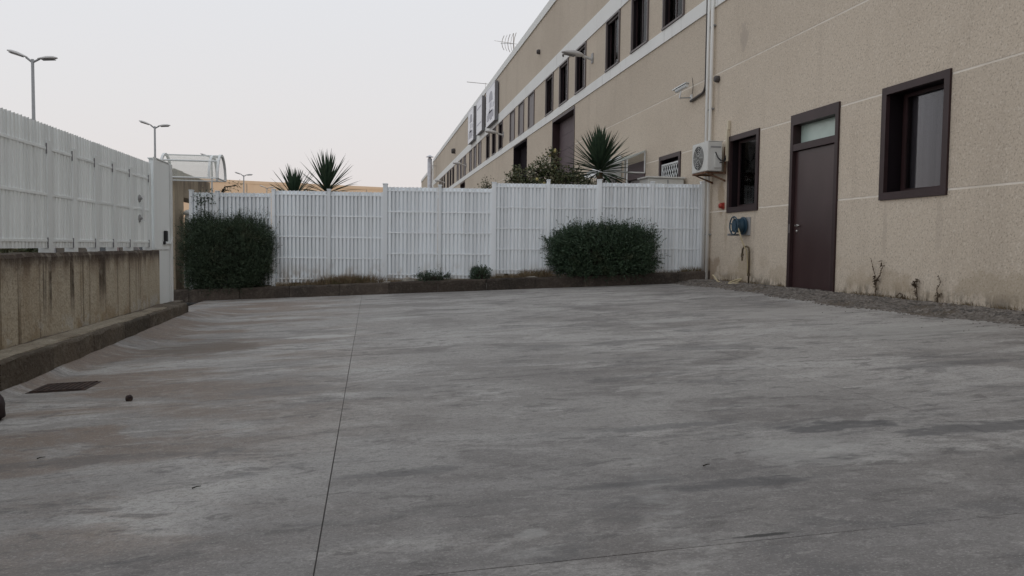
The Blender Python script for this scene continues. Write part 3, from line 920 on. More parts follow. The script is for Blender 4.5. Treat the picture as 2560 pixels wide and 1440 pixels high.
# ------------------------------------------------------------------ fences
def slat_mesh(h, m, pitch):
    """one louvre: flat face plus an oblique fin running back behind its neighbour; the fin stops short of the top"""
    w = pitch * 0.50
    prof = [(-pitch * .87, .075), (0, 0), (w, 0), (w, .003), (.0035, .003), (-pitch * .85, .078)]
    top = [h - .016, h - .008, h, h, h - .008, h - .016]
    bb = MB()
    n = len(prof)
    bb.add([(x, y, 0) for x, y in prof] + [(x, y, t) for (x, y), t in zip(prof, top)],
           [tuple(range(n - 1, -1, -1)), tuple(range(n, 2 * n))] + [(k, (k + 1) % n, n + (k + 1) % n, n + k) for k in range(n)])
    return bb.mesh('slat', m)


def fence_panel(root, s0, s1, ztop, h, pitch, sm, m, rows=5, first=.095, step=.435):
    n = max(1, int(round((s1 - s0) / pitch)))
    p = (s1 - s0) / n
    for k in range(n):
        link('slat', sm, root, loc=(s0 + (k + .46) * p + random.uniform(-.002, .002), random.uniform(-.0015, .0015), ztop - h + random.uniform(-.002, .002)),
             rot=(0, 0, random.uniform(-.05, .05)))
    for r in range(rows):
        z = ztop - first - r * step
        if z > ztop - h:
            bb = MB().box(0, s1 - s0, -.0045, .072, 0, .024)
            link('crossbar', bb.mesh('crossbar', m), root, loc=(s0, 0, z))


f = thing('white_fence', 'stepped white louvred metal fence closing the back of the yard', 'fence', (fl(-3.62).x, fl(-3.62).y, gz(-3.62) + .2), rz=FANG)
FZ = gz(-3.62) + .2
posts = [-3.62, -3.10, -1.973, -0.85, 0.30, 1.425, 2.551, 3.686, 4.764, 5.890, 6.955]
ptop = [2.09, 2.08, 2.135, 2.15, 2.285, 2.275, 2.35, 2.42, 2.445, 2.42, 2.44]
btop = [2.055, 2.06, 2.12, 2.115, 2.228, 2.228, 2.345, 2.345, 2.39, 2.39]
sm = slat_mesh(1.90, M['fence'], .0785)
S0 = [(p - posts[0]) / FU.x for p in posts]
for i, s in enumerate(S0):
    w = .046 if i in (4, 6, 8) else .034
    bot = gz(posts[i]) + .12
    pm = MB().box(-w, w, -.012, .09, bot - FZ, ptop[i] - FZ - .012)
    pm.box(-w + .014, w - .014, -.016, -.011, bot - FZ, ptop[i] - FZ - .1)
    o = link('post', pm.mesh('post', M['fence']), f, loc=(s, 0, 0))
    cp = MB().box(-w - .008, w + .008, -.022, .10, ptop[i] - FZ - .012, ptop[i] - FZ + .010)
    link('post_cap', cp.mesh('post_cap', M['fence'], bevel=.006), o, loc=(0, 0, 0))
for i in range(len(btop)):
    fence_panel(f, S0[i] + .040, S0[i + 1] - .040, btop[i] - FZ, 1.90, .0785, sm, M['fence'])

LX = -3.05
LF = thing('boundary_fence', 'white louvred boundary fence standing on the stained low wall', 'fence', (LX, -1.2, .93), rz=pi / 2)
sm2 = slat_mesh(1.185, M['fenceL'], .076)
lp = [2.0, 3.6, 5.2, 6.8, 8.41, 9.08, 9.76, 10.40, 11.08, 11.98]
for i, y in enumerate(lp):
    pm = MB().box(-.06, .06, -.008, .085, -.03, 1.05)
    o = link('post', pm.mesh('post', M['fenceL']), LF, loc=(y + 1.2, 0, 0))
    for z in (.02, .92):
        link('clamp', MB().box(-.072, -.062, -.010, .03, z, z + .10).mesh('clamp', M['signside']), o, loc=(0, 0, 0))
for a, c in zip(lp, lp[1:]):
    fence_panel(LF, a + 1.2 + .062, c + 1.2 - .062, 1.205, 1.185, .076, sm2, M['fenceL'], rows=3, first=.245, step=.44)
    n = 1
for y in lp:
    for q in (-.04, .036):
        link('slat', slat_mesh(.25, M['fenceL'], .076), LF, loc=(y + 1.2 + q, 0.0, .955))

# pull handle of the gate leaf (last bay)
h = thing('pull_handle', 'grey pull handle with two round roses on the last boundary fence panel', 'handle', (LX + .03, 11.46, 1.3))
bb = MB()
for z in (1.335, 1.60):
    bb.lathe([(.055, 0), (.05, .014), (.018, .016), (.018, .05)], (LX + .0, 11.46, z), (1, 0, 0), 14)
bb.build('rose', M['greymetal'], h)
MB().tube([(LX + .05, 11.46, 1.30), (LX + .05, 11.46, 1.64)], .017, 8).build('grip', M['whitemetal'], h)

# gate pillar: white sheet casing, box post and lock
g = thing('gate_pillar', 'white sheet metal gate pillar at the end of the boundary fence', 'pillar', (-3.0, 12.6, .1))
MB().box(LX - .07, LX + .03, 12.22, 12.98, .907, 2.205).build('casing', M['fenceL'], g, bevel=.006)
bb = MB().prism([(LX - .08, 12.20, 2.208), (LX + .04, 12.20, 2.208), (LX + .04, 12.98, 2.208), (LX - .08, 12.98, 2.208)], (0, 0, .014))
bb.build('cap_sheet', M['fenceL'], g)
MB().box(LX - .09, LX + .055, 12.985, 13.075, .107, 2.205).build('gate_post', M['whitemetal'], g, bevel=.006)
MB().box(LX - .04, LX + .02, 12.30, 12.98, .108, .900).build('lower_sheet', M['fenceL'], g)
MB().box(LX + .032, LX + .040, 12.05, 12.22, .93, 2.22).build('edge_strip', M['fenceL'], g)
bb = MB().box(LX + .032, LX + .075, 12.60, 12.70, 1.03, 1.19).box(LX + .032, LX + .06, 12.56, 12.63, .985, 1.035)
bb.build('lock', M['black'], g, bevel=.01)
MB().tube([(LX + .045, 12.62, 1.0), (LX + .045, 12.95, 1.0), (LX + .06, 13.02, 1.10)], .012, 8).build('latch_bar', M['whitemetal'], g)

# low wall
lw = thing('low_wall', 'low cast concrete wall with dark rain streaks carrying the boundary fence', 'wall', (-3.0, 5, 0))
bb = MB()
for a, c, xo in ((-6.0, 1.2, 0), (1.21, 6.2, 0), (6.21, 11.28, .0)):
    bb = MB()
    n = 14
    vs = []
    for i in range(n + 1):
        y = a + (c - a) * i / n
        for x, z in ((-2.925, .02), (-2.925, .875), (-2.945, .905), (-3.155, .905), (-3.175, .875), (-3.175, -.36)):
            vs.append((x + random.uniform(-.003, .003), y, z + (random.uniform(-.008, .008) if z > .8 else 0)))
    bb.add(vs, [tuple(range(5, -1, -1)), tuple(n * 6 + k for k in range(6))] + [(i * 6 + k, i * 6 + (k + 1) % 6, (i + 1) * 6 + (k + 1) % 6, (i + 1) * 6 + k) for i in range(n) for k in range(6)])
    bb.build('wall_section', M['lowwall'], lw)
o = MB().box(-3.20, -2.975, 11.285, 12.18, -.3, .905).build('end_section', M['lowwall'], lw, bevel=.012)
# earth behind the left kerb
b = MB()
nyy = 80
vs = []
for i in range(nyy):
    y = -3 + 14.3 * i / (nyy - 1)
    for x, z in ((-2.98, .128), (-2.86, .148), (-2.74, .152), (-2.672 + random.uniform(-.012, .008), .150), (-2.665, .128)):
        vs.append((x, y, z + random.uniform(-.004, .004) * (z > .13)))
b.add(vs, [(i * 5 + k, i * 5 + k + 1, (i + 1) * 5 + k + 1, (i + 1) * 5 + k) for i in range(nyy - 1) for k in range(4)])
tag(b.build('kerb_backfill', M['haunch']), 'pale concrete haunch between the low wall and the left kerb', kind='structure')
b = MB().box(-3.0, kx - .27, 11.305, 11.995, -.2, .06)
tag(b.build('soil_pocket', M['soil']), 'dark soil pocket at the end of the left kerb', kind='structure')

# gatehouse wall with lintel, pipes
gw = thing('gatehouse_wall', 'tall weathered concrete gatehouse wall behind the left shrub', 'wall', (-4.2, 18.5, -.2))
MB().box(-4.50, -4.00, 17.66, 18.45, -.3, 2.555).build('pier', M['gatewall'], gw, bevel=.012)
MB().box(-4.48, -4.02, 18.46, 21.5, 2.00, 2.550).build('lintel', M['gatewall'], gw, bevel=.012)
MB().box(-4.50, -4.14, 21.51, 22.1, -.3, 2.5).build('pier', M['gatewall'], gw, bevel=.012)
p = thing('wall_pipes', 'pair of cream vertical pipes with a base box on the gatehouse pier', 'pipe', (-4.1, 17.62, -.1))
MB().tube([(-4.18, 17.60, .10), (-4.18, 17.60, 1.45), (-4.20, 17.60, 1.52), (-4.15, 17.60, 1.54), (-4.12, 17.62, 1.50)], .022, 8).build('pipe', M['cream'], p, smooth=True)
MB().tube([(-4.30, 17.60, .10), (-4.30, 17.60, 1.30), (-4.36, 17.63, 1.90)], .018, 8).build('pipe', M['cream'], p, smooth=True)
MB().box(-4.36, -4.10, 17.53, 17.655, -.06, .10).build('base_box', M['whitemetal'], p, bevel=.008)
# white tank behind the shrub
t = thing('water_tank', 'round white plastic tank with a lid behind the left shrub', 'tank', (-3.86, 18.3, -.2))
MB().lathe([(.20, 0), (.235, .05), (.24, 1.50), (.22, 1.56)], (-3.70, 18.25, .05), n=20).build('barrel', M['whitemetal'], t, smooth=True)
MB().lathe([(.262, 0), (.265, .05), (.23, .09), (.10, .13), (.03, .14)], (-3.70, 18.25, 1.615), n=20).build('lid', M['whitemetal'], t, smooth=True)

# arched clear canopy
cy = thing('arched_canopy', 'arched clear plastic canopy with white frame above the back left gate', 'canopy', (-3.5, 17.0, 2.3))
ax0, ax1, ay, az, ar = -4.02, -2.96, 17.0, 2.29, .45


def arch(x, r, n=12):
    return [(x, ay - r * cos(pi * k / n), az + r * 1.08 * sin(pi * k / n)) for k in range(n + 1)]


for x in (ax0, ax1, ax1 - .16):
    r = ar if x != ax1 - .16 else ar - .02
    P = arch(x, r)
    bb = MB()
    n = len(P)
    vs = []
    for (px, py, pz) in P:
        dx, dz = py - ay, pz - az
        l = math.hypot(dx, dz)
        for w, q in ((-.022, .02), (.022, .02), (.022, -.022), (-.022, -.022)):
            vs.append((px + w, py + dx / l * q, pz + dz / l * q))
    bb.add(vs, [(0, 1, 2, 3), (4 * n - 1, 4 * n - 2, 4 * n - 3, 4 * n - 4)] + [(4 * i + k, 4 * i + (k + 1) % 4, 4 * (i + 1) + (k + 1) % 4, 4 * (i + 1) + k) for i in range(n - 1) for k in range(4)])
    bb.build('arch_rib', M['whitemetal'], cy)
P0, P1 = arch(ax0, ar - .004), arch(ax1, ar - .004)
bb = MB()
n = len(P0)
bb.add(P0 + P1, [(i, i + 1, n + i + 1, n + i) for i in range(n - 1)])
bb.build('clear_sheet', M['clear'], cy, fix=False)
for k in (0, 3, 6, 12):
    a, c = arch(ax0, ar - .01)[k], arch(ax1, ar - .01)[k]
    MB().tube([a, c], .019 if k == 3 else .014, 6).build('rail', M['whitemetal'], cy)
for x in (ax0, ax1):
    MB().tube([(x, ay - ar, az), (x, ay + ar, az)], .016, 6).build('tie_bar', M['whitemetal'], cy)
bb = MB()
bb.tube([(-3.215, 17.32, 1.6), (-3.215, 17.36, 2.29)], .012, 6)
bb.tube([(-4.01, 17.40, 2.29), (-4.30, 17.75, 2.2)], .014, 6)
bb.tube([(-4.01, 17.40, 2.45), (-4.30, 17.75, 2.5)], .014, 6)
bb.tube([(-3.215, 17.44, 2.29), (-3.215, 17.44, 2.55)], .010, 6)
bb.build('stay_rod', M['whitemetal'], cy)

# ------------------------------------------------------------------ things fixed to the warehouse wall
ac = thing('air_conditioner', 'white air conditioner unit on a rusty bracket above the fence end', 'air conditioner', (6.75, 15.3, 2.5))
ax, by = 6.56, 15.02
MB().box(ax, 6.87, by, 15.80, 2.56, 3.14).build('casing', M['acwhite'], ac, bevel=.018)
MB().box(ax + .012, 6.88, by - .004, 15.804, 3.141, 3.155).build('top_lid', M['acwhite'], ac, bevel=.005)
bb = MB().lathe([(.245, 0), (.245, .006), (.21, .008), (.0, .009)], (ax - .001, 15.46, 2.85), (-1, 0, 0), 28)
bb.build('fan_opening', M['black'], ac)
bb = MB()
for r in (.06, .105, .15, .195, .24):
    bb.tube(arc((ax - .014, 15.46, 2.85), r, 0, 2 * pi, 24, (0, 1, 0), (0, 0, 1)), .004, 4, cap=False)
for k in range(8):
    a = 2 * pi * k / 8
    bb.tube([(ax - .012, 15.46 + .03 * cos(a), 2.85 + .03 * sin(a)), (ax - .012, 15.46 + .245 * cos(a), 2.85 + .245 * sin(a))], .004, 4)
bb.build('fan_grille', M['acwhite'], ac)
bb = MB().box(6.70, 6.85, by - .030, by - .001, 2.62, 2.90)
bb.build('valve_cover', M['acwhite'], ac, bevel=.01)
MB().box(6.62, 6.84, by - .006, by - .001, 3.02, 3.05).build('grip_recess', M['greymetal'], ac)
bb = MB().tube([(6.72, by - .02, 2.93), (6.75, by - .05, 2.83), (6.82, by - .06, 2.76), (6.90, by - .04, 2.78), (6.97, by - .02, 2.95)], .012, 6)
bb.tube([(6.80, by - .03, 2.72), (6.88, by - .05, 2.74), (6.97, by - .03, 2.86)], .010, 6)
bb.build('refrigerant_line', M['black'], ac, smooth=True)
bb = MB()
for y in (15.10, 15.70):
    bb.box(6.55, 6.995, y, y + .04, 2.515, 2.555).box(6.955, 6.995, y, y + .04, 2.556, 3.05)
    bb.prism([(6.60, y + .01, 2.514), (6.66, y + .01, 2.514), (6.99, y + .01, 2.40), (6.99, y + .01, 2.36)], (0, .02, 0))
bb.box(6.555, 6.60, 15.141, 15.699, 2.52, 2.552)
bb.build('bracket', M['rust'], ac)
bb = MB().box(6.93, 6.996, 14.965, 15.03, 2.75, 3.36)
bb.box(6.94, 6.996, 14.945, 15.005, 3.37, 3.55)
bb.build('pipe_cover', M['cream'], ac, bevel=.006)

dp = thing('downpipe', 'pair of white downpipes running down the wall beside the air conditioner', 'downpipe', (6.9, 16.2, .4))
MB().tube([(6.93, 15.78, 10.4), (6.93, 15.78, .35)], .034, 12).build('pipe', M['band'], dp, smooth=True)
MB().tube([(6.93, 15.96, 10.4), (6.93, 15.96, .45)], .034, 12).build('pipe', M['band'], dp, smooth=True)
for z in (1.3, 3.9, 5.6, 7.6, 9.3):
    MB().box(6.94, 6.99, 15.73, 16.01, z, z + .03).build('clip', M['greymetal'], dp)
cd = thing('cable_duct', 'dark cable duct with an elbow ending by the wall camera', 'duct', (6.95, 16.4, 4.3))
P = [(6.955, 16.10, 10.3), (6.955, 16.10, 4.52)] + [(6.955, 16.10 + .18 * (1 - cos(a)), 4.52 - .20 * sin(a)) for a in (pi / 6, pi / 3, pi / 2)] + [(6.965, 16.92, 4.27)]
MB().tube(P, .030, 8).build('duct_pipe', M['darkpipe'], cd, smooth=True)

cc = thing('wall_camera', 'small white security camera on an arm beside the downpipe', 'camera', (6.98, 16.95, 4.35))
MB().box(6.97, 6.998, 16.9, 16.98, 4.28, 4.42).build('base_plate', M['whitemetal'], cc)
MB().tube([(6.975, 16.94, 4.35), (6.72, 16.97, 4.34)], .014, 6).build('arm', M['greymetal'], cc)
a = Vector((6.80, 16.75, 4.58))
d = Vector((-.20, .62, -.13)).normalized()
MB().tube([(6.72, 16.97, 4.34), (6.745, 16.95, 4.50)], .016, 6).build('joint', M['whitemetal'], cc)
MB().tube([a, a + d * .36], .045, 10).build('body', M['whitemetal'], cc, smooth=False)
MB().tube([a + d * .361, a + d * .375], .036, 10).build('lens', M['black'], cc)
sh = MB()
q = d.cross(Vector((0, 0, 1))).normalized()
u = q.cross(d).normalized()
sh.prism([a - d * .02 + q * .06 + u * .035, a - d * .02 + q * .04 + u * .062, a - d * .02 - q * .04 + u * .062, a - d * .02 - q * .06 + u * .035, a - d * .02 - q * .045 + u * .056, a - d * .02 + q * .045 + u * .056][::-1], d * .46)
sh.build('sun_shield', M['whitemetal'], cc)
MB().tube([(6.985, 16.9, 4.42), (6.985, 16.86, 4.6), (6.985, 16.92, 4.78)], .006, 5).build('cable', M['darkpipe'], cc)

# hose reel, tap, hose, alarm
hr = thing('hose_reel', 'blue hose reel on the wall under the narrow brown window', 'hose reel', (6.9, 14.4, 1.4))
MB().box(6.975, 6.998, 14.24, 14.56, 1.28, 1.62).build('wall_plate', M['greymetal'], hr)
MB().lathe([(.17, 0), (.17, .02), (.155, .026)], (6.95, 14.44, 1.46), (-1, 0, 0), 24).build('flange', M['blue'], hr)
MB().lathe([(.128, 0), (.135, .04), (.128, .08), (.135, .12), (.128, .15)], (6.922, 14.44, 1.46), (-1, 0, 0), 24).build('drum', M['blue'], hr)
bb = MB()
bb.tube(arc((6.755, 14.44, 1.46), .168, 0, 2 * pi, 28, (0, 1, 0), (0, 0, 1)), .013, 6, cap=False)
bb.lathe([(.10, 0), (.10, .012)], (6.770, 14.44, 1.46), (-1, 0, 0), 20)
for k in range(5):
    a = 2 * pi * k / 5 + .3
    bb.tube([(6.76, 14.44 + .09 * cos(a), 1.46 + .09 * sin(a)), (6.755, 14.44 + .165 * cos(a), 1.46 + .165 * sin(a))], .011, 5)
bb.build('flange', M['blue'], hr)
MB().box(6.72, 6.97, 14.60, 14.63, 1.27, 1.31).build('guide_arm', M['greymetal'], hr)
MB().tube([(6.80, 14.38, 1.44), (6.79, 14.33, 1.42), (6.80, 14.29, 1.34), (6.83, 14.26, 1.20), (6.88, 14.25, 1.08), (6.93, 14.24, .98), (6.95, 14.22, .70), (6.94, 14.20, .52)], .014, 6).build('hose_end', M['hose'], hr, smooth=True)

tp = thing('standpipe_tap', 'old brass standpipe with a tap against the wall below the hose reel', 'tap', (6.9, 14.1, .4))
MB().tube([(6.93, 14.08, .38), (6.93, 14.08, .98), (6.925, 14.10, 1.04), (6.92, 14.16, 1.07), (6.91, 14.24, 1.06), (6.90, 14.29, 1.02), (6.90, 14.30, .93)], .018, 8).build('riser', M['brownpipe'], tp, smooth=True)
bb = MB().lathe([(.022, 0), (.026, .02), (.026, .06), (.016, .08), (.016, .14)], (6.90, 14.30, .94), (0, 0, -1), 10)
bb.build('tap_body', M['brownpipe'], tp)
MB().tube([(6.90, 14.26, .885), (6.90, 14.36, .875)], .009, 6).build('lever', M['steel'], tp)
MB().lathe([(.03, 0), (.03, .05)], (6.93, 14.08, .52), (0, 0, 1), 8).build('coupling', M['brownpipe'], tp)

hr.location.y -= 0.25                                  # reel and standpipe sit a little nearer the door
tp.location.y -= 0.20

hs = [(6.66, 14.86, .50), (6.64, 14.76, .48), (6.66, 14.66, .40), (6.70, 14.58, .365), (6.72, 14.46, .36), (6.70, 14.34, .362), (6.74, 14.22, .37), (6.82, 14.12, .40), (6.87, 14.05, .46), (6.84, 14.16, .44), (6.76, 14.28, .39), (6.70, 14.22, .37), (6.66, 14.12, .365), (6.72, 14.02, .37), (6.80, 14.00, .38)]
hp = []
for i in range(len(hs) - 1):
    a, b_ = Vector(hs[i]), Vector(hs[i + 1])
    p0, p3 = Vector(hs[max(0, i - 1)]), Vector(hs[min(len(hs) - 1, i + 2)])
    for t in (0, .33, .66):
        hp.append(0.5 * ((2 * a) + (b_ - p0) * t + (2 * p0 - 5 * a + 4 * b_ - p3) * t * t + (3 * a - p0 - 3 * b_ + p3) * t ** 3))
hp.append(Vector(hs[-1]))
tag(MB().tube(hp, .014, 6).build('garden_hose', M['hose'], smooth=True), 'loose cream hose lying at the foot of the wall by the kerb end', 'hose')

al = thing('alarm_sounder', 'small red alarm sounder beside the narrow brown window', 'alarm', (6.97, 15.2, 1.88))
MB().box(6.975, 6.998, 15.13, 15.25, 1.82, 1.95).build('back_box', M['red'], al, bevel=.006)
MB().lathe([(.055, 0), (.055, .05), (.04, .07), (.0, .075)], (6.975, 15.19, 1.885), (-1, 0, 0), 14).build('dome', M['red'], al, smooth=True)


def wall_lantern():
    t = thing('wall_lantern', 'large grey street lantern on the wall, nearest one between upper windows', 'lamp', (WX, 25.14, 7.08), 'street lanterns along the upper warehouse wall')
    x, y, z = WX, 25.14, 7.08
    MB().box(x - .03, x - .002, y - .09, y + .09, z - .16, z + .14).build('wall_plate', M['greymetal'], t)
    MB().tube([(x - .02, y, z - .05), (x - .18, y, z + .0), (x - .34, y, z + .04)], .045, 8).build('arm', M['lampcase'], t)
    bb = MB()
    secs = [(-.30, .05, .02, .045), (-.42, .13, .085, .075), (-.60, .17, .12, .09), (-.82, .17, .10, .07), (-.98, .11, .05, .03), (-1.03, .05, .015, .01)]
    n = 12
    vs = []
    for dx, hw, hu, hd in secs:
        for k in range(n):
            a = 2 * pi * k / n
            zz = sin(a)
            vs.append((x + dx, y + hw * cos(a), z + .06 - (dx + .3) * .10 + (hu if zz > 0 else hd * .75) * zz))
    bb.add(vs, [tuple(range(n - 1, -1, -1)), tuple((len(secs) - 1) * n + k for k in range(n))] + [(i * n + k, i * n + (k + 1) % n, (i + 1) * n + (k + 1) % n, (i + 1) * n + k) for i in range(len(secs) - 1) for k in range(n)])
    bb.build('head', M['lampcase'], t, smooth=True)
    bb = MB().prism([(x - .60, y - .12, z + .018), (x - .97, y - .09, z + .075), (x - .97, y + .09, z + .075), (x - .60, y + .12, z + .018)], (0, 0, .03))
    bb.build('lens', M['lamplens'], t)
    return t


w0 = wall_lantern()
for y, z, lab in ((42.6, 7.0, 'grey wall lantern near the signs, second along the wall'), (59.4, 7.0, 'far grey wall lantern past the three signs'), (76.5, 7.05, 'farthest wall lantern, just above the fence line')):
    copy_tree(w0, (WX, y, z))['label'] = lab

# three light box signs near the parapet
for i, (ya, yb, za, zb, lab) in enumerate(((44.25, 47.55, 8.02, 10.18, 'nearest of the three wall signs, with a grey bell shaped emblem'),
                                            (49.45, 51.95, 8.18, 10.30, 'middle of the three wall signs, with two pale bands'),
                                            (53.6, 56.5, 8.15, 10.36, 'farthest of the three wall signs, emblem over grey blocks'))):
    s = thing('wall_sign', lab, 'sign', (WX, ya, za), 'light box signs under the parapet')
    X = WX - .24
    MB().box(X, WX - .055, ya, yb, za, zb).build('case', M['signside'], s)
    MB().box(X - .012, X - .001, ya + .05, yb - .05, za + .06, zb - .06).build('face', M['signface'], s)
    ring(MB(), X - .022, X - .002, ya, yb, za, zb, .05).build('trim', M['signface'], s)
    h_ = zb - za
    wd = yb - ya
    bb = MB()
    XX = X - .018

    def blk(y0, y1, z0, z1):
        bb.box(XX, X - .0125, ya + wd * y0, ya + wd * y1, za + h_ * z0, za + h_ * z1)
    if i != 1:
        pts = [(ya + wd * (.45 + .20 * cos(a)), za + h_ * (.70 + .15 * sin(a))) for a in [pi * k / 10 for k in range(11)]]
        bb.prism([(XX, y, z) for y, z in pts] + [(XX, ya + wd * .22, za + h_ * .58), (XX, ya + wd * .68, za + h_ * .60)], (.005, 0, 0))
        for (p, q, r, t_) in ((.12, .30, .14, .30), (.30, .52, .10, .34), (.52, .66, .16, .40), (.66, .86, .12, .30), (.20, .80, .30, .34)):
            blk(p, q, r, t_)
        bb.build('emblem', M['signprint'], s)
        bb = MB()
        blk(.34, .58, .42, .56)
        blk(.10, .22, .38, .50)
        bb.build('print', M['signprint2'], s)
    else:
        blk(.10, .90, .72, .77)
        blk(.10, .90, .24, .29)
        bb.build('print', M['signprint2'], s)

# flue and aerials
fl_ = thing('flue', 'tall galvanised flue pipe with a conical cap at the far end of the warehouse', 'chimney', (6.28, 87, .2))
MB().tube([(6.28, 87.0, .2), (6.28, 87.0, 10.35)], .25, 14).build('pipe', M['galv'], fl_, smooth=True)
MB().tube([(6.28, 87.0, 10.351), (6.28, 87.0, 10.50)], .15, 12).build('neck', M['galv'], fl_, smooth=True)
MB().lathe([(.42, 0), (.42, .02), (.02, .24)], (6.28, 87.0, 10.52), n=14).build('cone_cap', M['galv'], fl_)
MB().tube([(6.4, 87.0, 9.6), (6.96, 87.2, 9.62)], .04, 6).build('stay', M['galv'], fl_)
MB().tube([(6.4, 87.0, 5.6), (6.96, 87.2, 5.62)], .04, 6).build('stay', M['galv'], fl_)

an = thing('tv_aerial', 'white spiky television aerial on the warehouse roof', 'aerial', (8.2, 46.7, 10.4))
X, Y, Z = 8.2, 46.7, 10.38
MB().tube([(X, Y, Z), (X, Y, 13.45)], .022, 6).build('mast', M['greymetal'], an)
MB().tube([(X + .05, Y - .2, 12.80), (X - .60, Y + .9, 13.05)], .018, 6).build('boom', M['whitemetal'], an)
bb = MB()
for k in range(5):
    c = Vector((X + .02, Y - .1, 12.82)) + Vector((-.14, .22, .055)) * k
    hgt = .62 - .05 * k
    bb.tube([c + Vector((.10, -.10, hgt)), c + Vector((.02, 0, hgt * .55)), c + Vector((-.02, .02, 0)), c + Vector((.02, 0, -hgt * .55)), c + Vector((.10, -.10, -hgt))], .020 if k % 2 == 0 else .013, 5)
    bb.tube([c + Vector((-.5, -.15, .02 * k)), c + Vector((.5, .15, .02 * k))], .009, 4)
bb.build('elements', M['greymetal'], an)
an2 = thing('rod_aerial', 'thin horizontal rod aerial at the roof edge left of the spiky aerial', 'aerial', (7.6, 54, 10.4))
MB().tube([(7.6, 54, 10.4), (7.6, 54, 12.0)], .012, 5).build('mast', M['greymetal'], an2)
MB().tube([(7.75, 54, 11.93), (6.35, 54.1, 12.02)], .020, 5).build('rod', M['greymetal'], an2)

# porch and awning beyond the fence
po = thing('porch_canopy', 'small clear canopy on a white frame over the mauve door', 'canopy', (6.5, 19.6, .3))
xf, zf, zw = 6.50, 3.30, 3.51
for y in (19.90, 21.55):
    MB().tube([(xf, y, gz(xf)), (xf, y, zf)], .022, 8).build('leg', M['whitemetal'], po)
    MB().tube([(6.975, y, 2.95), (6.975, y, zw)], .020, 8).build('wall_upright', M['whitemetal'], po)
    MB().tube([(xf, y, zf), (6.975, y, zw)], .024, 8).build('rafter', M['whitemetal'], po)
    MB().tube([(5.95, y, 2.96), (6.975, y, 2.96)], .018, 8).build('rail', M['whitemetal'], po)
MB().tube([(xf, 19.88, zf), (xf, 21.57, zf)], .024, 8).build('front_beam', M['whitemetal'], po)
MB().prism([(xf - .22, 19.84, zf - .08), (6.985, 19.84, zw + .03), (6.985, 19.84, zw + .036), (xf - .22, 19.84, zf - .074)], (0, 1.78, 0)).build('clear_sheet', M['greenclear'], po)
aw = thing('window_awning', 'small white sloping awning half hidden behind the right yucca', 'awning', (6.6, 22.4, 3.1))
bb = MB().prism([(6.98, 21.9, 3.62), (6.98, 21.9, 3.58), (6.20, 21.9, 3.02), (6.20, 21.9, 3.06)], (0, 1.9, 0))
bb.build('sheet', M['whitemetal'], aw)
MB().prism([(6.98, 21.88, 3.58), (6.98, 21.88, 3.02), (6.20, 21.88, 3.02)], (0, .02, 0)).build('side_panel', M['whitemetal'], aw)
MB().tube([(6.98, 21.85, 2.98), (6.1, 21.85, 2.98)], .018, 6).build('rail', M['whitemetal'], aw)
cb = thing('equipment_cabinet', 'pale grey cabinet showing above the right end of the fence', 'cabinet', (6.5, 17.4, .3))
MB().box(6.10, 6.94, 17.15, 17.75, .32, 2.58).build('casing', M['acwhite'], cb, bevel=.015)
MB().box(6.06, 6.96, 17.11, 17.79, 2.583, 2.62).build('lid', M['acwhite'], cb, bevel=.008)
MB().box(6.55, 6.57, 17.135, 17.149, .4, 2.55).build('door_edge', M['greymetal'], cb)

# ------------------------------------------------------------------ plants
def leaf_mesh_from(P, D, L, Wd, name, m, lift=None):
    """many two-triangle leaves: base P, unit direction D, lengths L, widths Wd"""
    n = len(P)
    r = rng.normal(size=(n, 3))
    side = np.cross(D, r)
    side /= np.linalg.norm(side, axis=1)[:, None] + 1e-9
    a = P
    c = P + D * L[:, None]
    mid = P + D * (L * .45)[:, None]
    v = np.stack([a, mid + side * Wd[:, None] / 2, c, mid - side * Wd[:, None] / 2], 1).reshape(-1, 3)
    me = bpy.data.meshes.new(name)
    me.vertices.add(4 * n)
    me.vertices.foreach_set('co', v.astype(np.float32).ravel())
    me.loops.add(4 * n)
    me.loops.foreach_set('vertex_index', np.arange(4 * n, dtype=np.int32))
    me.polygons.add(n)
    me.polygons.foreach_set('loop_start', np.arange(0, 4 * n, 4, dtype=np.int32))
    me.polygons.foreach_set('loop_total', np.full(n, 4, dtype=np.int32))
    me.update(calc_edges=True)
    me.materials.append(m)
    return me


def unit(v):
    return v / (np.linalg.norm(v, axis=-1, keepdims=True) + 1e-9)


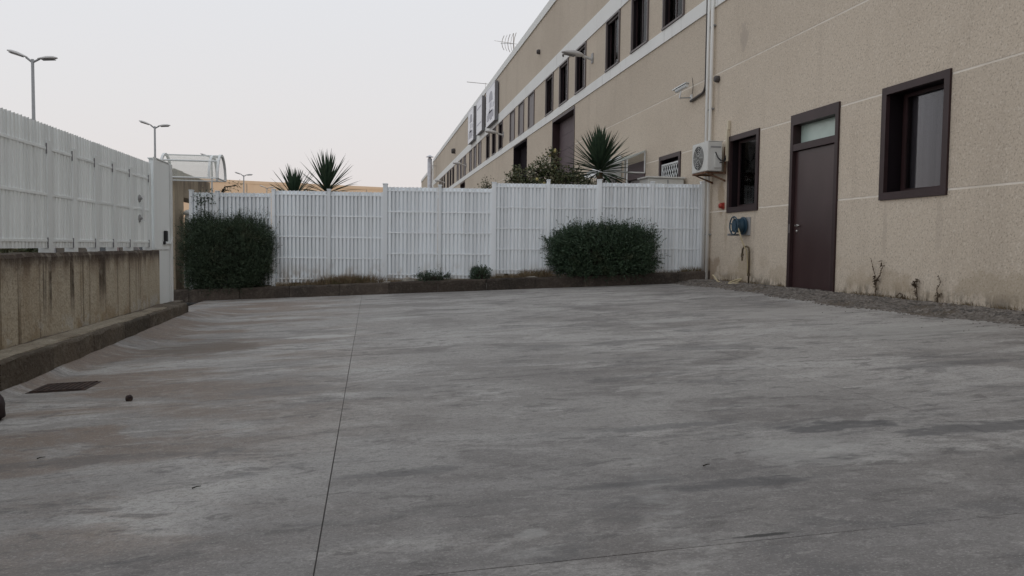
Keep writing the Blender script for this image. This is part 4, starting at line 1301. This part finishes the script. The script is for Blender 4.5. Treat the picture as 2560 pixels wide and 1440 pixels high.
def shrub(name, label, c, r, nsprig, m, upright=1.0, ln=(.10, .24), leaf=(.030, .055), lw=.009, spikes=(), box=.62, nl=16, cat='shrub', rot=0.0):
    """dense shrub: solid dark core for inner shade plus leafy sprigs all over a boxy ellipsoid of half sizes r"""
    t = thing(name, label, cat, (c[0], c[1], c[2] - r[2]))
    c, r = np.array(c), np.array(r)
    ca, sa = cos(rot), sin(rot)
    R_ = np.array([[ca, -sa, 0], [sa, ca, 0], [0, 0, 1]])
    d = unit(rng.normal(size=(nsprig, 3)))
    q = rng.uniform(-1, 1, size=(nsprig, 3))
    pn = 2.7 if upright < .9 else 3.4
    q /= (np.abs(q) ** pn).sum(1)[:, None] ** (1 / pn)
    d = unit(q)
    ph = rng.uniform(0, 6.28, 12)
    lump = 1.0 + sum(.045 * np.sin(q @ rng.normal(size=(3, 1)) * f + p_) for f, p_ in zip((2.2, 3.0, 4.1, 5.3, 6.5, 8.0), ph))
    lump = np.clip(lump, .80, 1.09)
    rad = (.58 + .42 * rng.random((nsprig, 1)) ** .7) * lump
    base = q * rad * r
    out = unit(base / r ** 1.2)
    dirs = unit(out * .75 + np.array([0, 0, upright]) * (.55 + .3 * rng.random((nsprig, 1))) + rng.normal(size=(nsprig, 3)) * .33)
    L = rng.uniform(ln[0], ln[1], nsprig) * np.where(rng.random(nsprig) < .06, 1.9, 1.0)
    if len(spikes):
        sp = np.array([s[0] for s in spikes], float)
        base = np.concatenate([base, sp])
        dirs = np.concatenate([dirs, unit(np.array([s[1] for s in spikes], float))])
        L = np.concatenate([L, np.array([s[2] for s in spikes], float)])
    k = len(base)
    tt = (np.arange(nl) + .5) / nl
    bend = rng.normal(size=(k, 1, 3)) * .10
    P = base[:, None, :] + dirs[:, None, :] * (L[:, None] * tt[None, :])[..., None] + bend * (tt[None, :, None] ** 2) * L[:, None, None]
    D = unit(dirs[:, None, :] * .75 + rng.normal(size=(k, nl, 3)) * .62)
    P, D = P.reshape(-1, 3) @ R_.T + c, D.reshape(-1, 3) @ R_.T
    me = leaf_mesh_from(P, D, rng.uniform(leaf[0], leaf[1], len(P)), np.full(len(P), lw) * rng.uniform(.7, 1.3, len(P)), 'foliage', m)
    link('foliage', me, t)
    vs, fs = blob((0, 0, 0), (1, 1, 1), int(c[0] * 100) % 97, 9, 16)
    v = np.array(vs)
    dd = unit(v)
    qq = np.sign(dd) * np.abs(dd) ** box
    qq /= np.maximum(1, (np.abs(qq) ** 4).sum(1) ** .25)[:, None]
    MB().add((qq * r * .66) @ R_.T + c, fs).build('dark_core', M['twigs_and_core'], t)  # solid dark blob as core; the shrub's inner shade is put into its colour
    return t


def top_spikes(n, r, x0, x1, h0, h1, zt):
    out = []
    for _ in range(n):
        x = random.uniform(x0, x1) * r[0]
        y = random.uniform(-.6, .6) * r[1]
        out.append(((x, y, zt * r[2]), (random.gauss(0, .12), random.gauss(0, .12), 1), random.uniform(h0, h1)))
    return out


p = fl(-2.85, .02)
r1 = (.84, .48, .72)
sp = top_spikes(70, r1, .15, .95, .22, .42, .78) + top_spikes(26, r1, -.8, .2, .14, .28, .80) + \
     [((.84 * r1[0], random.uniform(-.3, .2), random.uniform(-.7, .5) * r1[2]), (.8, -.1, .7), random.uniform(.15, .3)) for _ in range(46)]
shrub('shrub', 'large dark upright rosemary shrub in front of the left end of the fence', (p.x, p.y + .0, .76), r1, 10500, M['foliage'], spikes=sp, rot=FANG)
p = fl(4.80, .10)
r2 = (1.10, .50, .47)
sp = top_spikes(80, r2, -.10, .98, .16, .36, .78) + top_spikes(20, r2, -.9, .0, .10, .2, .7) + \
     [((.88 * r2[0], random.uniform(-.3, .2), random.uniform(.1, .85) * r2[2]), (.75, -.1, .8), random.uniform(.15, .34)) for _ in range(40)]
shrub('shrub', 'wide rounded dark shrub in front of the right half of the fence', (p.x, p.y, .91), r2, 8000, M['foliage2'], upright=.7, spikes=sp, lw=.017, leaf=(.028, .05), rot=FANG, nl=14)
p = fl(2.27, .16)
shrub('shrub', 'small round green shrub at the kerb in the middle of the bed', (p.x, p.y, .40), (.19, .16, .17), 330, M['foliage2'], upright=.6, ln=(.04, .09), lw=.014, leaf=(.02, .035), nl=10)
p = fl(1.30, .15)
sp = [((x, 0, .03), (random.gauss(0, .1), 0, 1), h) for x, h in ((.12, .30), (.13, .24), (-.15, .18), (.10, .2))]
shrub('shrub', 'sprawling dark weed with one tall stalk beside the pale stone', (p.x, p.y, .33), (.34, .18, .085), 260, M['foliage'], upright=.3, ln=(.05, .12), lw=.012, leaf=(.02, .04), spikes=sp, nl=10)

# dry grass and litter in the bed
P, D, L = [], [], []
for (a, c, n, hh) in ((-1.9, -.9, 700, .13), (-1.15, .25, 2600, .24), (.25, .7, 200, .10), (2.5, 3.2, 700, .13), (3.1, 3.75, 1100, .22), (-2.6, 6.9, 1400, .07), (5.8, 6.9, 300, .08), (6.5, 7.2, 500, .16)):
    for _ in range(n):
        x = random.uniform(a, c) if n < 2000 else random.gauss((a + c) / 2, (c - a) / 4.2)
        q = fl(x, random.uniform(-.05, .26))
        if q.x > 6.94:
            continue
        P.append((q.x, q.y, gz(q.x) + .20))
        D.append((random.gauss(0, .38), random.gauss(0, .35), 1))
        L.append(hh * random.uniform(.4, 1.15))
P, D, L = np.array(P), unit(np.array(D)), np.array(L)
tag(link('dry_grass', leaf_mesh_from(P, D, L, np.full(len(L), .007), 'dry_grass', M['drygrass'])), 'brown dry grass growing along the bed below the fence', kind='stuff')
# moss and dead weeds at the foot of the warehouse wall
P, D, L = [], [], []
for _ in range(2600):
    y = random.uniform(5.5, 15.6)
    if 11.1 < y < 12.65 or (sin(y * 2.7) + sin(y * 6.1) * .6 < -.2 and random.random() < .8):
        continue
    P.append((6.985 - abs(random.gauss(0, .03)), y, gz(7) + .055))
    D.append((random.gauss(-.15, .3), random.gauss(0, .45), 1))
    L.append(random.uniform(.02, .075))
tag(link('weeds', leaf_mesh_from(np.array(P), unit(np.array(D)), np.array(L), np.full(len(L), .006), 'weeds', M['drygrass'])), 'short dry weeds along the foot of the warehouse wall', kind='stuff')


def climber(y, paths, label, leaves=26):
    t = thing('dead_climber', label, 'weed', (6.98, y, gz(7) + .05), 'dead stems climbing the warehouse wall')
    bb = MB()
    P, D, L = [], [], []
    for path in paths:
        pts = [(6.975 - .01 * random.random(), y + a, gz(7) + .05 + z) for a, z in path]
        fine = []
        for u, v in zip(pts, pts[1:]):
            for q in (0, .5):
                fine.append(tuple(u[i] + (v[i] - u[i]) * q + random.uniform(-.008, .008) * (i > 0) for i in range(3)))
        fine.append(pts[-1])
        bb.tube(fine, .007, 5, r1=.003)
        for _ in range(leaves):
            k = random.randrange(len(fine) - 1)
            u = Vector(fine[k]).lerp(Vector(fine[k + 1]), random.random())
            P.append(tuple(u))
            D.append((random.gauss(-.4, .3), random.gauss(0, .7), random.gauss(-.5, .5)))
            L.append(random.uniform(.025, .06))
    bb.build('stem', M['deadstem'], t)
    link('withered_leaves', leaf_mesh_from(np.array(P), unit(np.array(D)), np.array(L), np.full(len(L), .017), 'withered_leaves', M['deadstem']), t)


climber(10.12, [[(0, 0), (0, .14), (.01, .26), (.06, .34), (.10, .44), (.14, .55)], [(.0, .24), (-.08, .30), (-.12, .42), (-.10, .52)], [(0, .12), (.05, .22), (.04, .3)]], 'forked dead climber below the large window, the tallest')
climber(9.62, [[(-.10, 0), (-.06, .07), (.0, .09), (.05, .05), (.08, .0)], [(-.13, 0), (-.12, .06)]], 'low curled dead stem right of the forked climber', 8)
climber(9.27, [[(-.02, 0), (0, .12), (.03, .22), (.02, .27), (-.04, .28)], [(.02, .20), (.06, .26)]], 'short thick dead stem between two thinner ones', 34)
climber(8.87, [[(0, 0), (.01, .10), (.03, .18), (-.02, .28), (.02, .36)], [(.01, .1), (-.06, .14)]], 'thin dead stem, the one nearest the right picture edge', 14)


# yuccas: one sword leaf mesh, every leaf a part
def sword(L, w, droop):
    bb = MB()
    n = 5
    vs = []
    for i in range(n + 1):
        t = i / n
        ww = w * (.55 + .9 * t if t < .4 else .91 * (1 - ((t - .4) / .6) ** 1.8)) / 2
        z = -droop * L * t * t
        vs += [(L * t, -ww, z + ww * .35), (L * t, 0, z), (L * t, ww, z + ww * .35)]
    fs = []
    for i in range(n):
        for k in range(2):
            fs.append((i * 3 + k, (i + 1) * 3 + k, (i + 1) * 3 + k + 1, i * 3 + k + 1))
    bb.add(vs, fs)
    return bb.mesh('sword_leaf', M['yucca'], fix=False)


def yucca(label, c, base, nleaf, L, lo, hi, w=.055):
    t = thing('yucca', label, 'plant', (c[0], c[1], base), 'yuccas beyond the back fence')
    MB().tube([(c[0] + .03, c[1], base), (c[0] - .02, c[1] + .02, (base + c[2]) / 2), (c[0], c[1], c[2])], .10, 9, r1=.07).build('trunk', M['bark'], t)
    ms = [sword(L, w, .02), sword(L * .86, w * .9, .09), sword(L * .95, w, .16)]
    for k in range(nleaf):
        e = lo + (hi - lo) * ((k + .5) / nleaf) ** .72 + random.uniform(-.08, .08)
        a = k * 2.39996 + random.uniform(-.2, .2)
        mi = 0 if e > radians(45) else random.choice((0, 1, 2)) if e > 0 else 2
        o = link('sword_leaf', ms[mi], t, loc=Vector((c[0], c[1], c[2] + .10 * sin(e))) - t.location + Vector((cos(a) * cos(e), sin(a) * cos(e), sin(e))) * .05,
                 rot=(random.uniform(-.35, .35), -e, a))
        s = random.uniform(.82, 1.08)
        o.scale = (s, 1, 1)
    return t


p = fl(-1.08, -1.15)
yucca('big spiky yucca behind the fence, taller of the left pair', (p.x, p.y, 2.10), 0, 92, .86, radians(-22), radians(88), .058)
p = fl(-1.79, -1.2)
yucca('low spiky yucca behind the fence, shorter of the left pair', (p.x, p.y, 1.93), 0, 66, .72, radians(-12), radians(84), .056)
p = fl(4.98, -1.3)
yucca('dense spiky yucca on a trunk behind the right part of the fence', (p.x, p.y, 2.72), .2, 140, .92, radians(-18), radians(89), .074)


def leafy(name, label, cat, blobs, n, m, base, trunk, lsize=(.05, .09), fruits=0, droop=.2, spare=.25):
    t = thing(name, label, cat, base)
    bb = MB()
    tp_ = Vector(trunk)
    bb.tube([base, tuple(tp_)], .05, 8, r1=.035)
    P, D, L = [], [], []
    vol = [b_[3] * b_[4] * b_[5] for b_ in blobs]
    for b_, v in zip(blobs, vol):
        bb.tube([tuple(tp_), tuple((tp_ + Vector(b_[:3])) / 2 + Vector((random.gauss(0, .06), 0, .05))), b_[:3]], .025, 6, r1=.008)
        k = max(6, int(n * v / sum(vol) / 9))
        for _ in range(k):
            d = unit(rng.normal(size=3))
            q = d * (rng.random() ** .45)
            c = np.array(b_[:3]) + q * np.array(b_[3:6])
            bb.tube([b_[:3], tuple(c)], .006, 4, r1=.003)
            for _ in range(9):
                P.append(c + rng.normal(size=3) * .055)
                D.append(d * .5 + rng.normal(size=3) * .7 + np.array([0, 0, -droop]))
                L.append(rng.uniform(*lsize))
    bb.build('branches', M['twigs_and_core'], t)
    L = np.array(L)
    link('foliage', leaf_mesh_from(np.array(P), unit(np.array(D)), L, L * .52, 'foliage', m), t)
    if fruits:
        lm = MB().lathe([(.004, -.042), (.018, -.034), (.032, -.012), (.033, .010), (.020, .032), (.006, .042)], (0, 0, 0), n=10).mesh('lemon', M['lemon'], smooth=True)
        for _ in range(fruits):
            b_ = random.choice(blobs)
            d = unit(rng.normal(size=3) + np.array([0, -.9, 0]))
            c = np.array(b_[:3]) + d * np.array(b_[3:6]) * .92
            link('lemon', lm, t, loc=Vector(c) - t.location, rot=(random.uniform(-.5, .5), random.uniform(-.5, .5), 0))
    return t


q = fl(4.0, -2.5)
y = q.y
leafy('lemon_tree', 'ragged lemon tree with yellow fruit behind the middle of the fence', 'tree',
      [(3.62, y, 2.62, .42, .5, .34), (4.05, y - .1, 2.75, .42, .5, .36), (4.32, y, 3.10, .17, .3, .30), (4.30, y, 2.55, .45, .5, .40), (4.75, y - .1, 2.62, .42, .5, .34), (5.15, y + .1, 2.50, .40, .4, .30), (3.45, y, 2.35, .35, .4, .3), (4.3, y, 3.32, .11, .2, .14)],
      5200, M['lemonleaf'], (4.3, y + .1, .2), (4.3, y + .05, 1.5), fruits=20)
q = fl(2.75, -2.3)
leafy('bush', 'small pale leaved bush left of the lemon tree beyond the fence', 'bush',
      [(2.72, q.y, 2.42, .22, .25, .22), (2.85, q.y, 2.2, .25, .25, .22), (2.60, q.y, 2.28, .16, .2, .16)], 620, M['paleleaf'], (2.75, q.y, .15), (2.75, q.y, 1.5), lsize=(.035, .065))
q = fl(3.2, -2.2)
leafy('sapling', 'thin sparse dry sapling between the pale bush and the lemon tree', 'bush',
      [(3.14, q.y, 2.42, .15, .15, .18), (3.28, q.y, 2.62, .12, .12, .22), (3.02, q.y, 2.46, .12, .12, .14)], 170, M['paleleaf'], (3.18, q.y, .15), (3.16, q.y, 1.7), lsize=(.03, .06))
q = fl(-3.35, -.10)
leafy('vine', 'dark leafy vine hanging over the left end of the fence', 'vine',
      [(-3.42, q.y - .07, 1.90, .17, .06, .16), (-3.30, q.y - .06, 1.96, .16, .06, .10), (-3.18, q.y - .06, 1.92, .09, .05, .13), (-3.42, q.y - .07, 1.62, .06, .05, .22), (-3.33, q.y - .06, 1.55, .04, .04, .2)], 420, M['foliage2'], (-3.45, q.y + .1, .1), (-3.40, q.y - .05, 1.5), lsize=(.035, .06))
q = fl(-2.95, -.3)
leafy('vine', 'thin withered vine twig rising under the arched canopy', 'vine', [(-2.78, q.y, 2.22, .10, .05, .10), (-2.95, q.y, 2.12, .08, .05, .05)], 40, M['paleleaf'], (-3.1, q.y, .1), (-3.05, q.y, 2.05), lsize=(.03, .05))

# hedge and parked cars beyond the boundary wall
shrub('hedge', 'low green hedge beyond the boundary wall seen under the fence', (-5.2, 11.2, .42), (.45, 2.4, .66), 5200, M['lemonleaf'], ln=(.08, .18), lw=.03, leaf=(.04, .07), nl=7, cat='hedge')


def car(label, x, y, m, sc_=1.0, rz=0.0):
    t = thing('parked_car', label, 'car', (x, y, -.34), 'cars parked beyond the boundary wall', rz=rz)

    def L(bb, name, mm, **k):
        return link(name, bb.mesh(name, mm, **k), t, loc=(0, 0, 0))
    side = [(-2.05, .32), (-2.08, .62), (-1.98, .86), (-1.72, .95), (-1.35, 1.42), (-1.0, 1.50), (.15, 1.50), (.55, 1.42), (1.05, 1.0), (1.85, .88), (2.05, .66), (2.06, .32)]
    secs = [(-.80, .94), (-.74, 1.0), (.74, 1.0), (.80, .94)]
    bb = MB()
    n = len(side)
    vs = []
    for xx, s in secs:
        for yy, z in side:
            w = xx * (1 - max(0, z - .95) * .36)
            vs.append((w, yy * s, .32 + (z - .32) * (s if z < 1 else 1)))
    bb.add(vs, [tuple(range(n)), tuple(3 * n + k for k in range(n - 1, -1, -1))] + [(i * n + k, (i + 1) * n + k, (i + 1) * n + (k + 1) % n, i * n + (k + 1) % n) for i in range(3) for k in range(n)])
    L(bb, 'body', m)
    for sx in (-1, 1):
        bb = MB()
        g_ = [(-1.45, 1.03), (-1.18, 1.38), (-.15, 1.42), (-.15, 1.03)]
        g2 = [(-.08, 1.03), (-.08, 1.42), (.42, 1.38), (.88, 1.03)]
        for gg in (g_, g2):
            bb.prism([(sx * (.803 * (1 - max(0, z - .95) * .36)), yy * .94, z) for yy, z in gg], (sx * .008, 0, 0))
        L(bb, 'side_window', M['carglass'])
        for yy in (-1.28, 1.30):
            w = L(MB().lathe([(.31, 0), (.315, .03), (.315, .17), (.31, .2)], (sx * .63, yy, .315), (sx, 0, 0), 18), 'wheel', M['tyre'])
            r = MB().lathe([(.2, 0), (.19, .012), (.05, .02)], (sx * .832, yy, .315), (sx, 0, 0), 14)
            link('rim', r.mesh('rim', M['greymetal']), w, loc=(0, 0, 0))
        L(MB().box(sx * .50, sx * .72, -2.09, -2.02, .66, .80), 'tail_lamp', M['lamplight'])
        L(MB().box(sx * .46, sx * .70, 1.98, 2.07, .64, .78), 'headlight', M['whitemetal'])
    L(MB().prism([(-.60, -1.70, 1.0), (.60, -1.70, 1.0), (.54, -1.38, 1.40), (-.54, -1.38, 1.40)], (0, -.02, .004)), 'rear_window', M['carglass'])
    L(MB().prism([(-.62, 1.10, 1.0), (.62, 1.10, 1.0), (.56, .60, 1.40), (-.56, .60, 1.40)], (0, .02, .004)), 'windscreen', M['carglass'])
    L(MB().box(-.78, .78, -2.11, -2.0, .34, .52).box(-.78, .78, 2.0, 2.10, .34, .52), 'bumper', M['black'], bevel=.02)
    return t


car('silver hatchback parked beyond the boundary wall, nearest of three', -7.6, 20.5, M['carpaint'])
car('maroon hatchback parked beyond the boundary wall, middle of three', -8.3, 27.5, M['carred'])
car('white hatchback parked beyond the boundary wall, farthest of three', -8.4, 33.5, M['carwhite'])

# ------------------------------------------------------------------ street lamps
def street_lamp():
    t = thing('street_lamp', 'tall twin headed street lamp, nearest and leftmost of the row', 'street lamp', (-12.5, 33.1, -.36), 'street lamps in a row beyond the boundary wall')
    x, y, zt = -12.5, 33.1, 7.82
    MB().tube([(x, y, -.36), (x, y, zt)], .085, 10, r1=.052).build('pole', M['greymetal'], t, smooth=True)
    bb = MB()
    bb.tube([(x, y, zt - .12), (x - .22, y, zt + .06)], .04, 8).tube([(x, y, zt - .12), (x + .24, y, zt + .02)], .04, 8)
    bb.build('bracket_arm', M['greymetal'], t)
    for sgn, tilt in ((-1, .27), (1, .07)):
        secs = [(.18, .05, .035), (.28, .09, .06), (.50, .14, .095), (.72, .13, .085), (.86, .06, .035)]
        n = 10
        vs = []
        for dx, hw, hz in secs:
            for k in range(n):
                a = 2 * pi * k / n
                zz = sin(a)
                vs.append((x + sgn * dx, y + hw * cos(a), zt + .02 + (dx - .16) * tilt * 1.2 + (.03 if sgn < 0 else .0) + (hz if zz > 0 else hz * .35) * zz))
        b_ = MB().add(vs, [tuple(range(n - 1, -1, -1)), tuple((len(secs) - 1) * n + k for k in range(n))] + [(i * n + k, i * n + (k + 1) % n, (i + 1) * n + (k + 1) % n, (i + 1) * n + k) for i in range(len(secs) - 1) for k in range(n)])
        hd = b_.build('lamp_head', M['lampcase'], t, smooth=True)
        z0 = zt + .02 + .34 * tilt * 1.2 - .055 + (.03 if sgn < 0 else 0)
        MB().prism([(x + sgn * .34, y - .11, z0 - .15 * tilt), (x + sgn * .78, y - .11, z0 + .33 * tilt), (x + sgn * .78, y + .11, z0 + .33 * tilt), (x + sgn * .34, y + .11, z0 - .15 * tilt)], (0, 0, .02)).build('lens', M['lamplens'], hd)
    return t


l0 = street_lamp()
for (y, lab) in ((50.4, 'twin headed street lamp left of the arched canopy, second of the row'), (67.6, 'twin headed street lamp seen through the arched canopy'),
                 (84.0, 'small twin headed street lamp between the canopy and the yuccas'), (102.2, 'farthest twin headed street lamp, just above the fence beside the low yucca')):
    copy_tree(l0, (-12.5, y, -.36))['label'] = lab

# ------------------------------------------------------------------ small things on the ground
gd = thing('floor_drain', 'rusty square drain grate in the concrete near the left kerb', 'drain', (-2.3, 6.58, gz(-2.3)))
sl = gz(-2.3)
gx0, gx1, gy0, gy1 = -2.49, -2.12, 6.42, 6.76


def gpt(x, y, h):
    return (x, y, gz(x) + h)


bb = MB()
bb.prism([gpt(gx0 - .02, gy0 - .02, .002), gpt(gx1 + .02, gy0 - .02, .002), gpt(gx1 + .02, gy1 + .02, .002), gpt(gx0 - .02, gy1 + .02, .002)], (0, 0, .003))
bb.build('frame', M['rustgrate'], gd)
barm = MB().prism([(0, 0, 0), (.026, 0, .0012), (.026, .31, .0012), (0, .31, 0)], (0, 0, .007)).mesh('bar', M['rustgrate'])
for k in range(9):
    x = gx0 + .008 + k * .0405
    link('bar', barm, gd, loc=Vector((x, gy0 + .015, gz(x) + .0055)) - gd.location)
for y in (gy0, gy1 - .013):
    MB().prism([gpt(gx0, y, .0055), gpt(gx1, y, .0055), gpt(gx1, y + .013, .0055), gpt(gx0, y + .013, .0055)], (0, 0, .008)).build('end_bar', M['rustgrate'], gd)

t = thing('clod', 'small dark brown clod lying on the concrete near the drain', 'clod', (-1.63, 5.82, gz(-1.63)))
bb = MB().add(*blob((-1.63, 5.82, gz(-1.63) + .018), (.027, .024, .022), 5, 6, 9))
bb.build('clod_body', M['rustgrate'], t)
bb = MB().add(*blob((-1.622, 5.812, gz(-1.63) + .030), (.020, .018, .015), 8, 5, 8))
bb.build('lump', M['darkstone'], t)
t = MB().add(*blob((-2.37, 5.40, gz(-2.37) + .085), (.135, .14, .105), 12, 9, 14)).build('boulder', M['darkstone'], smooth=True)
tag(t, 'dark rounded boulder cut off by the left picture edge beside the kerb', 'boulder')
p = fl(.80, .17)
tag(MB().add(*blob((p.x, p.y, gz(p.x) + .20), (.17, .10, .12), 21, 6, 9)).build('stone', M['stone']), 'pale triangular stone on the bed beside the dark weed', 'stone')
p = fl(3.35, .22)
tag(MB().add(*blob((p.x, p.y, gz(p.x) + .205), (.19, .09, .055), 22, 6, 10)).build('stone', M['stone']), 'pale flat stone on the bed left of the wide shrub', 'stone')
p = fl(.36, .22)
tag(MB().add(*blob((p.x, p.y, gz(p.x) + .21), (.13, .08, .05), 23, 6, 10)).build('stone', M['stone']), 'low grey stone at the foot of the tall fence post', 'stone')
tw = [(-1.62, 4.30, .035, .2, '', 'thin dark twig on the concrete near the left picture edge'), (-.73, 3.55, .035, .3, '', 'short dark twig on the concrete left of the long joint'),
      (1.45, 3.25, .035, .1, '', 'dark leaf scrap on the concrete right of the long joint')]
for x, y, l, a, _, lab in tw:
    c = Vector((x, y, gz(x) + .006))
    d = Vector((cos(a), sin(a), gz(1) * cos(a)))
    o = MB().tube([c - d * l / 2, c + Vector((0, 0, .004)), c + d * l / 2 + Vector((0, .006, .002))], .0035, 5, r1=.0015).build('twig', M['twigs_and_core'])
    tag(o, lab, 'twig', 'twigs scattered on the yard')
